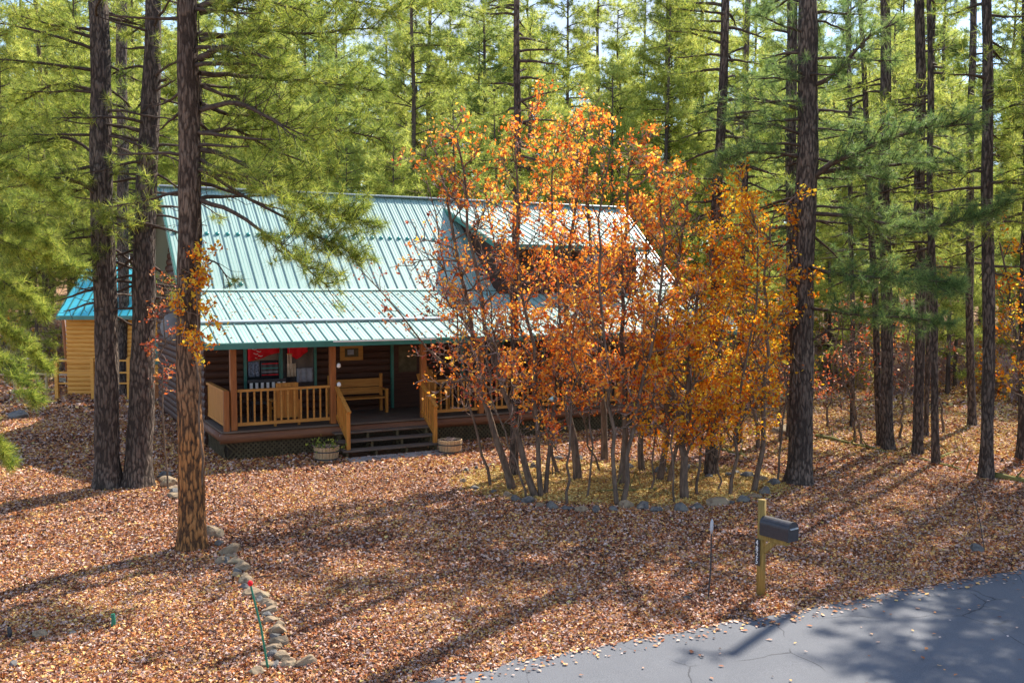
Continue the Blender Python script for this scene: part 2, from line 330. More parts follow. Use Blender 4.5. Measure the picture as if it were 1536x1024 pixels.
# stray leaves on the road
nl0 = 1500; x = rng.random(nl0)*16-4; dd0 = np.where(rng.random(nl0) < .8, rng.random(nl0)**2*.38, rng.random(nl0)**2*3.2); y = edge_y(x)-dd0
P = np.stack([x, y, .045+.04*np.clip(dd0/2.8, 0, 1)+.004], 1)
o = npmesh('road_leaves', *leafquads(P, .055, .12, curl=.12), M['litter']); o['kind'] = 'stuff'; o['label'] = 'stray leaves blown onto the edge of the grey asphalt'
tw = []
for _ in range(1400):
    y_ = 9+24*rng.random()**1.3; x_ = (rng.random()*2-1)*(.56*y_+2)
    if y_ < float(edge_y(x_))+.05: continue
    q_ = HW(0, 0); a_ = (x_-A0[0])*UH[0]+(y_-A0[1])*UH[1]; b_ = (x_-A0[0])*VH[0]+(y_-A0[1])*VH[1]
    if a_ > -.2 and a_ < 15.8 and b_ > -1.3: continue
    an = rng.random()*6.28; l_ = .1+.45*rng.random()**2; t_ = np.linspace(-.5, .5, 4)
    tw.append(np.stack([x_+np.cos(an)*l_*t_+rng.normal(size=4)*.02*l_*4*.3, y_+np.sin(an)*l_*t_+rng.normal(size=4)*.02, np.full(4, float(gz(x_, y_))+.045)+rng.random(4)*.03], 1))
V, F = tubes(np.array(tw), np.tile(np.array([.006, .0055, .004, .002]), (len(tw), 1)), 4)
o = npmesh('fallen_twigs', V, F, M['limb']); o['kind'] = 'stuff'; o['label'] = 'small dead twigs scattered over the fallen leaves'
# ---------------------------------------------------------------- pine building kit
def needles(C, D, K, L, W, spread=.75, back=.1):
    n = len(C); Cr = np.repeat(C, K, 0); Dr = np.repeat(D, K, 0)
    d = unit(Dr*(1-spread)+rv(n*K)*spread+np.array([0, 0, .08])); 
    base = Cr-Dr*(rng.random((n*K, 1))*back)
    Ls = L*(.7+.5*rng.random((n*K, 1))); s = unit(np.cross(d, rv(n*K)))*W*.5
    V = np.stack([base-s, base+s, base+d*Ls-np.array([0, 0, 1.])*Ls*.08], 1).reshape(-1, 3)
    return V, np.arange(3*n*K).reshape(-1, 3)
class Crown:
    def __init__(s): s.lp = []; s.lr = []; s.sp = []; s.sr = []; s.C = []; s.D = []
    def limb(s, pts, r0, dens=6., sub=.75, tuft=1., start=.25, droop=0., tn=3):
        """pts (n,3) control path"""
        pts = np.asarray(pts, float); n = 12; tt = np.linspace(0, 1, n); src = np.linspace(0, 1, len(pts))
        P = np.stack([np.interp(tt, src, pts[:, k]) for k in range(3)], 1)
        for _ in range(2): P[1:-1] = P[1:-1]*.5+(P[:-2]+P[2:])*.25
        L = np.linalg.norm(np.diff(P, axis=0), axis=1).sum(); P[1:] += np.cumsum(rng.normal(size=(n-1, 3))*L*.006, 0)
        s.lp.append(P); s.lr.append(r0*(1-.82*tt)+.004)
        ns = max(2, int(dens*L)); T = np.gradient(P, axis=0)
        for j in range(ns):
            t = start+(1-start)*(j+rng.random())/ns; t = min(t, .995); i = t*(n-1); i0 = int(i); fr_ = i-i0; i1 = min(i0+1, n-1)
            o_ = P[i0]*(1-fr_)+P[i1]*fr_; tg = unit(T[i0]); sd_ = np.cross(tg, (0, 0, 1.)); sd_ = unit(sd_)
            sg = 1 if j % 2 else -1; an = .35+.7*rng.random()
            d = unit(tg*math.cos(an)+sd_*sg*math.sin(an)+np.array([0, 0, .6*rng.normal()+.12-droop]))
            l = sub*(.45+.75*rng.random())*(1-.55*t); 
            q = np.stack([o_, o_+d*l*.35+rng.normal(size=3)*.03*l, o_+d*l*.7+np.array([0, 0, .04*l])+rng.normal(size=3)*.05*l, o_+d*l+np.array([0, 0, .14*l])])
            s.sp.append(q); s.sr.append(np.array([.011, .008, .006, .004])*(.7+r0*6))
            if rng.random() < tuft:
                for m_ in range(tn):
                    f_ = 1-.26*m_; i_ = min(int(f_*3), 2); ff = f_*3-i_; c = q[i_]*(1-ff)+q[i_+1]*ff
                    off = rng.normal(size=3)*.05*(1 if m_ else 0)*l*2
                    s.C.append(c+off); s.D.append(unit(unit(q[3]-q[2])+rng.normal(size=3)*(.5 if m_ else .15)))
        if tuft > 0: s.C.append(P[-1]); s.D.append(unit(P[-1]-P[-2]))
        return s
    def build(s, parent, off, lm, nm, K, L, W, seg=5, tr=None):
        bl = [tr[:2]]
        if s.lp: bl.append(tubes(np.array(s.lp), np.array(s.lr), seg))
        if s.sp: bl.append(tubes(np.array(s.sp), np.array(s.sr), 3))
        V, F = cat(bl); ob = npmesh('trunk', V, F, tr[2], parent, True, off); ob.data.materials.append(lm)
        mi = np.ones(len(F), np.int32); mi[:len(tr[1])] = 0; ob.data.polygons.foreach_set('material_index', mi)
        if s.C:
            V, F = needles(np.array(s.C), np.array(s.D), K, L, W); npmesh('crown', V, F, nm, parent, False, off)
def limb_pts(p, az, L, el, sag, up):
    t = np.linspace(0, 1, 6); h = np.array([math.cos(az), math.sin(az), 0]); bend = rng.normal()*.18
    sd_ = np.array([-h[1], h[0], 0])
    return p+np.outer(L*t, h)+np.outer(L*t*t*bend, sd_)+np.outer(L*(el*t-sag*t**2+up*t**3), [0, 0, 1.])
def trunk_mesh(path, radii, mt, parent, off, seg=20, dz=.16, amp=.12, flare=.5):
    path = np.asarray(path, float); L = path[-1, 2]-path[0, 2]; n = max(6, int(L/dz)); t = np.linspace(0, 1, n); src = (path[:, 2]-path[0, 2])/L
    P = np.stack([np.interp(t, src, path[:, k]) for k in range(3)], 1); r = np.interp(t, src, radii)
    z = P[:, 2]-P[0, 2]; r = r*(1+flare*np.exp(-z/.35)); P[:, 0] += .02*np.sin(z*1.1+path[0, 0]); 
    V = np.zeros((n, seg, 3)); s0 = Vector((float(path[0, 0])*3.1, float(path[0, 1])*1.7, 0))
    for i in range(n):
        for k_ in range(seg):
            a = 2*math.pi*k_/seg; nv = mnoise.noise(Vector((math.cos(a)*2.2, math.sin(a)*2.2, z[i]*.9))+s0)+.6*mnoise.noise(Vector((math.cos(a)*5.5, math.sin(a)*5.5, z[i]*2.6))+s0)
            rr = r[i]*(1+amp*nv+(.16*math.exp(-z[i]/.3)*math.sin(a*5+s0.x)))
            V[i, k_] = P[i]+np.array([math.cos(a)*rr, math.sin(a)*rr, 0])
    idx = np.arange(n*seg).reshape(n, seg); nx = np.roll(idx, -1, 1)
    F = np.stack([idx[:-1], nx[:-1], nx[1:], idx[1:]], -1).reshape(-1, 4)
    return V.reshape(-1, 3), F, mt
def pine(bx, by, tx, w0, w1, label, H=15., lo=3.5, nl=40, Ll=(1., 2.2), mt='bark', nm='needle_near', K=38, NL=.19, NW=.0075, explicit=(), dens=6., zh=10.5, group=None, dead=.25, az_bias=None, seg=20, tuft=.85):
    b = G(bx, by); Yb = b[1]; top = atY(tx, 0, Yb); k = (H)/(top[2]); tp = b+(top-b)*k
    p1 = b+(tp-b)*.45+np.array([rng.normal()*.05, 0, 0]); 
    r0 = w0/2*Yb/FOC; r1 = w1/2*Yb/FOC; rt = r0+(r1-r0)*k; rt = max(rt, .03)
    z0 = float(gz(b[0], b[1]))-.12
    bb = b.copy(); bb[2] = z0
    th = thing('pine_tree', label, 'tree', b, 0, group)
    TR = trunk_mesh([bb, p1, tp], [r0/1.18, r0+(rt-r0)*.45, rt], M[mt], th, b, seg=seg)
    c = Crown()
    for i in range(nl):
        z = lo+(min(zh, H)-lo)*((i+rng.random())/nl) if i % 9 else min(zh, H)+(H-min(zh, H))*rng.random(); f_ = z/H; p = b+(tp-b)*f_; az = rng.random()*2*math.pi
        if math.cos(az+math.pi/2) > .45 and rng.random() < .8: az = az+math.pi*(.6+.8*rng.random())
        if az_bias is not None and rng.random() < .5: az = az_bias+rng.normal()*.5
        L = (Ll[0]+(Ll[1]-Ll[0])*rng.random())*(1-.45*max(0, (f_-.5)*2)); isdead = rng.random() < dead*(1.6 if z < lo+3 else .5)
        pts = limb_pts(p, az, L*(1. if not isdead else .7), .12+.25*rng.normal()*.5+(f_-.4)*.5, .5+.2*rng.random(), .35)
        c.limb(pts, .028+.012*rng.random(), dens*(.5 if isdead else 1), .7, 0 if isdead else tuft, .2)
    for e in explicit:
        pts = [atY(px, py, Yb+dy) for px, py, dy in e['p']]
        c.limb(np.array(pts), e.get('r', .05), e.get('d', 9)*1.5, e.get('s', .8), e.get('t', 1.), e.get('st', .15), e.get('dr', .0), e.get('tn', 3))
    c.build(th, b, M['limb'], M[nm], K, NL, NW, 5, TR)
    return th
NG = 'large pines standing in the yard'
pine(163, 733, 146, 42, 26, 'dark thick pine, leftmost of the three big trunks left of the cabin', explicit=[
    {'p': [(150,300,0),(110,265,-.5),(60,268,-.9),(5,260,-1.2)], 'r': .04, 't': .9}, {'p': [(148,235,0),(100,200,.2),(40,215,-.4),(-20,240,-.8)], 'r': .035},
    {'p': [(150,140,0),(90,120,.3),(30,150,.4)], 'r': .04}, {'p': [(148,60,0),(90,40,-.2),(20,20,-.6)], 'r': .04}, {'p': [(152,340,0),(110,345,-.4),(60,360,-.8),(10,390,-1)], 'r': .03}, {'p': [(155,380,0),(110,400,-.6),(60,400,-1),(20,440,-1.2)], 'r': .03, 't': .8}, {'p': [(150,270,0),(120,290,.6),(70,310,1),(20,300,1.2)], 'r': .03}, {'p': [(148,180,0),(110,170,.8),(60,180,1.2),(0,170,1.4)], 'r': .03}, {'p': [(165,400,0),(130,378,-.3),(90,395,-.6)], 'r': .02, 't': .3, 'd': 5},
    {'p': [(160,430,0),(120,410,-.5),(60,430,-1)], 'r': .02, 't': .6}], nl=46, Ll=(1.2, 2.6), dead=.55, tuft=.5, group=NG)
pine(207, 730, 231, 45, 22, 'reddish based pine standing close beside the darker left trunk', mt='bark', explicit=[
    {'p': [(225,215,0),(180,205,.4),(140,190,.9)], 'r': .035, 't': .3, 'd': 4}, {'p': [(222,350,0),(190,340,-.5),(150,330,-.9)], 'r': .03}, {'p': [(228,120,0),(260,90,-.5),(300,95,-1)], 'r': .03}], nl=38, Ll=(1.2, 2.4), dead=.55, tuft=.5, group=NG)
pine(287, 823, 285, 45, 28, 'orange-barked pine nearest the camera with yellow leaves around it', mt='bark_red', explicit=[
    {'p': [(302,165,0),(350,150,-.2),(400,172,-.4),(445,200,-.5)], 'r': .045, 't': .5, 'd': 6}, {'p': [(300,88,0),(330,70,-.4),(370,80,-.6),(420,95,-.8)], 'r': .06, 't': .8},
    {'p': [(302,10,0),(350,-5,-.2),(420,5,-.5),(500,30,-.7)], 'r': .05}, {'p': [(304,130,0),(360,150,.4),(420,190,.7),(470,215,.9)], 'r': .03, 't': .7},
    {'p': [(300,300,0),(350,312,-.1),(395,348,-.2),(440,385,-.3),(490,430,-.4)], 'r': .038, 't': .75, 'st': .45, 'd': 11, 's': 1.0},
    {'p': [(300,225,0),(370,240,.3),(440,290,.5),(500,320,.6),(560,330,.7)], 'r': .034, 't': 1, 'st': .3, 'd': 14, 's': 1.05, 'tn': 4},
    {'p': [(300,250,0),(350,285,.2),(420,320,.3),(480,350,.3),(535,385,.3)], 'r': .03, 't': 1, 'st': .5, 'd': 11, 's': .9},
    {'p': [(302,240,0),(340,262,-.3),(380,268,-.5),(430,300,-.6)], 'r': .03, 't': .9}, {'p': [(303,385,0),(325,395,-.2),(345,430,-.3)], 'r': .015, 't': .1, 'd': 5},
    {'p': [(300,200,0),(350,190,.6),(420,230,1.2),(500,250,1.6)], 'r': .03, 'd': 12, 's': 1.0},
    {'p': [(300,60,0),(380,50,.5),(460,60,.9),(560,50,1.2)], 'r': .04, 'd': 12, 's': 1.0}, {'p': [(300,110,0),(380,120,.8),(470,130,1.3),(570,140,1.6)], 'r': .04, 'd': 12, 's': 1.0},
    {'p': [(300,20,0),(400,-10,.6),(500,-5,1),(610,20,1.3)], 'r': .04, 'd': 12, 's': 1.0}, {'p': [(300,155,0),(380,170,1.2),(470,190,1.8),(580,200,2.2)], 'r': .035, 'd': 12, 's': 1.0}], nl=36, lo=5.4, Ll=(1.2, 2.5), dead=.55, tuft=.5, group=NG)
pine(184, 592, 182, 17, 15, 'slimmer grey pine visible in the gap between the two left trunks', nl=40, lo=5, K=22, NW=.011, NL=.2, Ll=(1.2, 2.4), group=NG)
pine(1198, 727, 1212, 42, 26, 'largest pine on the right with a thick dark rough trunk', explicit=[
    {'p': [(1215,270,0),(1260,240,-.6),(1330,215,-1.2),(1400,195,-1.5),(1470,190,-1.8)], 'r': .07, 'd': 9, 's': .9, 'tn': 4},
    {'p': [(1212,262,0),(1270,248,.3),(1350,240,.5),(1430,232,.6)], 'r': .06, 'd': 9, 's': .9}, {'p': [(1215,130,0),(1250,120,-.4),(1300,60,-.8),(1360,30,-1)], 'r': .06, 't': .6},
    {'p': [(1214,320,0),(1290,322,-.8),(1370,345,-1.5),(1460,325,-2),(1520,300,-2.3)], 'r': .045, 'd': 9, 's': .8, 'tn': 4}, {'p': [(1212,400,0),(1260,418,-1.3),(1330,425,-2),(1400,432,-2.4),(1450,445,-2.6)], 'r': .04, 'd': 10, 's': .9, 'st': .2, 'tn': 4},
    {'p': [(1210,460,0),(1280,470,-1.5),(1350,468,-2.2),(1430,480,-2.6)], 'r': .035, 'd': 8, 's': .7}, {'p': [(1205,520,0),(1250,490,-.5),(1290,498,-.8)], 'r': .03, 't': 0, 'd': 5},
    {'p': [(1200,235,0),(1150,225,-.6),(1110,235,-1),(1080,250,-1.2)], 'r': .035, 'd': 9, 's': .7}, {'p': [(1205,165,0),(1150,150,.4),(1100,150,.8),(1050,160,1)], 'r': .04, 't': .5, 'd': 6}], nm='needle_blue', nl=40, lo=5, Ll=(1., 2.2), group=NG)
pine(1188, 655, 1188, 18, 15, 'narrow pine just behind the largest right-hand trunk', nl=46, lo=5, K=22, NW=.011, NL=.2, Ll=(1., 2.2), nm='needle_dark', group=NG)
pine(770, 713, 776, 15, 9, 'thin dark pine rising through the orange oaks before the roof', H=13, nl=36, lo=6.2, Ll=(.6, 1.5), K=24, NW=.009, group=NG, seg=12)
pine(1068, 712, 1091, 21, 12, 'leaning dark pine among the oaks at the right end of the cabin', H=14, nl=44, lo=5, Ll=(.8, 1.8), K=24, NW=.009, group=NG, seg=12)
RG = 'slender pines in the right-hand grove'
for args in [
    (1333, 675, 1329, 20, 14, 'straight slender pine beside a left-leaning stem in the right grove'),
    (1322, 668, 1290, 12, 7, 'thin left-leaning pine at the near left of the right grove'),
    (1378, 682, 1379, 17, 14, 'dark straight pine in the middle of the right grove'),
    (1405, 697, 1394, 13, 7, 'thin forked-looking pine right of the dark middle grove trunk'),
    (1457, 640, 1460, 13, 9, 'pale-shadowed pine leaning beside the fallen branch at right'),
    (1482, 718, 1479, 22, 13, 'stout pine nearest the road in the right grove'),
    (1532, 690, 1538, 16, 10, 'pine cut by the right edge of the view'),
    (1389, 655, 1402, 8, 5, 'very thin dark stem between two grove pines'),
    (1107, 666, 1122, 12, 8, 'thin pine beyond the oaks, right of the cabin end'),
    (1280, 640, 1272, 8, 6, 'sparse thin pine standing alone beyond the largest right trunk')]:
    D = G(args[0], args[1])[1]
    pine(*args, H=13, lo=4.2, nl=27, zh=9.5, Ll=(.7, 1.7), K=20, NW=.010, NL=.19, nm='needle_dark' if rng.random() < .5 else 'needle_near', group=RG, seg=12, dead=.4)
# tree just outside the left edge whose boughs hang into view
pine(-120, 800, -110, 50, 36, 'pine at the left edge whose boughs droop into view', nm='needle_near', H=11, nl=6, lo=7.5, explicit=[
    {'p': [(-100,380,0),(-40,400,.2),(20,430,.2),(70,470,.2)], 'r': .03, 'd': 12, 's': .6, 'dr': .35, 'tn': 4}, {'p': [(-100,480,0),(-40,500,0),(10,540,0),(50,600,0)], 'r': .03, 'd': 12, 's': .55, 'dr': .35, 'tn': 4},
    {'p': [(-100,600,0),(-50,620,-.2),(-10,650,-.2),(22,700,-.2)], 'r': .025, 'd': 12, 's': .45, 'dr': .35, 'tn': 4}, {'p': [(-100,280,0),(-40,300,.5),(20,330,.6),(80,360,.6)], 'r': .03, 'd': 12, 's': .6, 'dr': .3, 'tn': 4},
    {'p': [(-100,330,0),(-30,350,.8),(50,380,1.2),(120,410,1.5)], 'r': .03, 'd': 12, 's': .7, 'dr': .2, 'tn': 4}, {'p': [(-100,200,0),(-30,230,.8),(40,260,1.2),(100,300,1.5)], 'r': .03, 'd': 12, 's': .7, 'dr': .2, 'tn': 4}, {'p': [(-100,420,0),(-40,450,1),(30,500,1.3),(80,560,1.5)], 'r': .03, 'd': 12, 's': .6, 'dr': .3, 'tn': 4}], group=NG)
# pines added out of view at right so their shade dapples the road
for px_, py_, l_ in ((1640, 712, 'pine just beyond the right edge, nearest the road'), (1700, 745, 'pine beyond the right edge nearest the camera'), (1600, 680, 'pine beyond the right edge beside the grove'), (1760, 700, 'outermost added shade pine beyond the right edge'), (1720, 800, 'added shade pine beyond the right edge beside the road'), (1800, 765, 'added shade pine outside the view at right beside the road'), (1730, 860, 'pine outside the view at the road edge')):
    pine(px_, py_, px_+4, 24, 16, l_, H=15, lo=6, nl=46, Ll=(1.2, 2.6), K=24, NW=.012, NL=.22, zh=14, dead=.05, group=NG, seg=10)
# ---------------------------------------------------------------- background pines (copied)
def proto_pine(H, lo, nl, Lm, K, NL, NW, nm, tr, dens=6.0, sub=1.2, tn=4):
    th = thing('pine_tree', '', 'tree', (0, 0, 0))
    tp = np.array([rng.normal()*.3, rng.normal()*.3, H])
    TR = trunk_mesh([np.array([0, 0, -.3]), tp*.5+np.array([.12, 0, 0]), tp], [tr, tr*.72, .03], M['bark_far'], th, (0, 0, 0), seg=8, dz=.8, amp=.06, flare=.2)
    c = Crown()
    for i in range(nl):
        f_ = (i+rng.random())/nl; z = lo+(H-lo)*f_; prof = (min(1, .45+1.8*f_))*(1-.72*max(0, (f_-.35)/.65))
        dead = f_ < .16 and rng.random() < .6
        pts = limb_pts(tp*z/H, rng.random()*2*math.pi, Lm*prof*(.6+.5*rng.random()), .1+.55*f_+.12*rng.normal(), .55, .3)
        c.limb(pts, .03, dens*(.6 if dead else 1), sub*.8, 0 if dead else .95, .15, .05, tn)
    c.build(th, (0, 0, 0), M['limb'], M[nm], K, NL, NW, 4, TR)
    return th
def copy_tree(t, loc, rz, sc, label, group):
    r = t.copy(); col.objects.link(r); r.location = [float(q) for q in loc]; r.rotation_euler = (0, 0, rz); r.scale = (sc, sc, sc); r['label'] = label; r['group'] = group; r['category'] = 'tree'
    for ch in list(t.children):
        c = ch.copy(); col.objects.link(c); c.parent = r
    return r
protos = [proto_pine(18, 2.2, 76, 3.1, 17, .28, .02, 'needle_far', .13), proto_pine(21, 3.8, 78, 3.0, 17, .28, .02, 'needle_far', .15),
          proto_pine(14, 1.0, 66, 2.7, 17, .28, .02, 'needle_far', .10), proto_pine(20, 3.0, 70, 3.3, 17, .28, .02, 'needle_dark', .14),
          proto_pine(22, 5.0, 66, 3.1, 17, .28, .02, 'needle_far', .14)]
spots = []
def clear(x, y):
    a = (x-A0[0])*UH[0]+(y-A0[1])*UH[1]; b = (x-A0[0])*VH[0]+(y-A0[1])*VH[1]
    if -2.5 < a < 18.5 and -6 < b < 13.6: return False
    if -24 < x < -11 and 30 < y < 43: return False
    return True
tries = 0
bands = [(35, 44, 20, 2.7), (44, 58, 34, 2.9), (58, 80, 56, 3.0), (80, 125, 74, 3.8)]
for y0, y1, cnt, sep in bands:
    k_ = 0
    while k_ < cnt and tries < 20000:
        tries += 1; y_ = y0+(y1-y0)*rng.random(); x_ = (rng.random()*2-1)*(.6*y_+2)
        if not clear(x_, y_): continue
        if y_ < 45 and -2 < x_ < 13 and False: continue
        if any((x_-a)**2+(y_-b)**2 < sep*sep for a, b in spots): continue
        spots.append((x_, y_)); k_ += 1
for x_, y_ in ((-6.5,40.5),(-3.4,43),(-.6,41.5),(2.2,45),(4.6,43.5),(7.4,46.5),(-9.5,44),(-5,48),(.8,49),(5.5,50),(9.5,49.5),(12,45),(-2.2,52.5),(3.2,55)): 
    if all((x_-a)**2+(y_-b)**2 > 2.6 for a, b in spots): spots.append((x_, y_))
used = set()
for i, (x_, y_) in enumerate(spots):
    j = int(rng.integers(0, len(protos)))
    side = 'behind the cabin roof' if abs(x_+.0*y_) < .22*y_ else ('beyond the left yard' if x_ < 0 else 'beyond the right grove')
    far = 'farthest' if y_ > 82 else ('distant' if y_ > 55 else 'nearer')
    tint = {0: 'bushy yellow-green', 1: 'tall yellow-green', 2: 'low-branched yellow-green', 3: 'darker green', 4: 'high-crowned bare-stemmed'}[j]
    lab = f'{tint} pine among the {far} trees {side}'; z_ = float(gz(x_, y_)); sc = .85+.35*rng.random()
    sc *= 1. if y_ < 46 else (1.06 if y_ < 58 else (1.2 if y_ < 80 else 1.42))
    if y_ < 46: j = [0, 2, 2, 0, 2][j]; sc = .62+.22*rng.random()
    if j not in used:
        t = protos[j]; used.add(j); t.location = (x_, y_, z_); t.scale = (sc,)*3; t.rotation_euler = (0, 0, rng.random()*6.28); t['label'] = lab; t['group'] = lab.replace(' pine ', ' pines ')
    else: copy_tree(protos[j], (x_, y_, z_), rng.random()*6.28, sc, lab, lab.replace(' pine ', ' pines '))
# ---------------------------------------------------------------- oaks
def oak_stem(ctrl, r0, label, nbr=16, leafn=1., mt='oak_leaf', lo=.35, spread=1.1, group='orange oak stems in the stone ringed bed', name='oak_tree', extra=(), size=.076, bare=.34, cl=8.4):
    """ctrl: pixel path from base upwards [(x,y,dY)]"""
    b = G(ctrl[0][0], ctrl[0][1]); Yb = b[1]; pts = [b-np.array([0, 0, .06])]+[atY(x, y, Yb+dy) for x, y, dy in ctrl[1:]]
    pts = np.array(pts); n = 14; s_ = np.linspace(0, 1, len(pts)); t = np.linspace(0, 1, n)
    P = np.stack([np.interp(t, s_, pts[:, k]) for k in range(3)], 1)
    for _ in range(2): P[1:-1] = P[1:-1]*.5+(P[:-2]+P[2:])*.25
    P[1:] += rng.normal(size=(n-1, 3))*.035
    H = P[-1, 2]; th = thing(name, label, 'tree', b, 0, group)
    VT = tubes(P[None], (r0*(1-.8*t)+.006)[None]*(1+.25*np.exp(-t*14))[None], 9)
    bp = []; br = []; tp_ = []; tr_ = []; LC = []; LD = []
    def branch(o_, d, L, r, lev):
        k = 6; q = [o_]; dd = unit(d)
        for i in range(k-1):
            dd = unit(dd+rng.normal(size=3)*.22+np.array([0, 0, .07])); q.append(q[-1]+dd*L/(k-1))
        q = np.array(q); rr = r*(1-.75*np.linspace(0, 1, k))+.0025
        (bp if lev < 2 else tp_).append(q); (br if lev < 2 else tr_).append(rr)
        isbare = rng.random() < bare
        if lev < 2:
            for i in range(int((3.2 if lev == 0 else 3.4)*L/ .5*(.6+.6*rng.random()))+1):
                f_ = .25+.75*rng.random(); ix = min(int(f_*(k-1)), k-2); oo = q[ix]+(q[ix+1]-q[ix])*rng.random()
                d2 = unit(unit(q[ix+1]-q[ix])*.7+rv(1)[0]*.75+np.array([0, 0, .1])); branch(oo, d2, L*(.35+.25*rng.random()) if lev == 0 else .16+.16*rng.random(), r*.5, lev+1)
        if lev >= 1 and not isbare:
            m_ = rng.poisson(cl*leafn*(.5 if lev == 1 else 1.))
            for _ in range(m_):
                LC.append(q[-1-int(rng.random()*2.5)]+rng.normal(size=3)*.055); LD.append(dd)
    for i in range(nbr):
        f_ = lo+(1-lo)*(i+rng.random())/nbr; x = f_*(n-1); i0 = min(int(x), n-2); o_ = P[i0]+(P[i0+1]-P[i0])*(x-i0)
        az = rng.random()*2*math.pi; d = np.array([math.cos(az), math.sin(az)*.8, .35+.5*rng.random()])
        branch(o_, d, spread*(.55+.6*rng.random())*(1-.35*f_), r0*.38*(1-.6*f_)+.004, 0)
    for e in extra:
        q = [atY(x, y, Yb+dy) for x, y, dy in e]; q = np.array(q); t6 = np.linspace(0, 1, 6); ss = np.linspace(0, 1, len(q))
        q = np.stack([np.interp(t6, ss, q[:, k]) for k in range(3)], 1); bp.append(q); br.append(.024*(1-.7*t6)+.003)
        for i in range(9):
            ix = min(int(rng.random()*5), 4); branch(q[ix]+(q[ix+1]-q[ix])*rng.random(), unit(q[ix+1]-q[ix])*.6+rv(1)[0]*.7, .35+.3*rng.random(), .006, 1)
    vf = [VT, tubes(np.array(bp), np.array(br), 5)]; nf = len(VT[1])+len(vf[1][1])
    if tp_: vf.append(tubes(np.array(tp_), np.array(tr_), 3))
    V, F = cat(vf); ob = npmesh('trunk', V, F, M['oak_bark'], th, True, b); ob.data.materials.append(M['twig'])
    mi = np.zeros(len(F), np.int32); mi[nf:] = 1; ob.data.polygons.foreach_set('material_index', mi)
    if LC: V, F = leafquads(np.array(LC), size, 1.0, up=rng.normal(size=(len(LC), 3))*.4, curl=.3); npmesh('crown', V, F, M[mt], th, False, b)
    return th
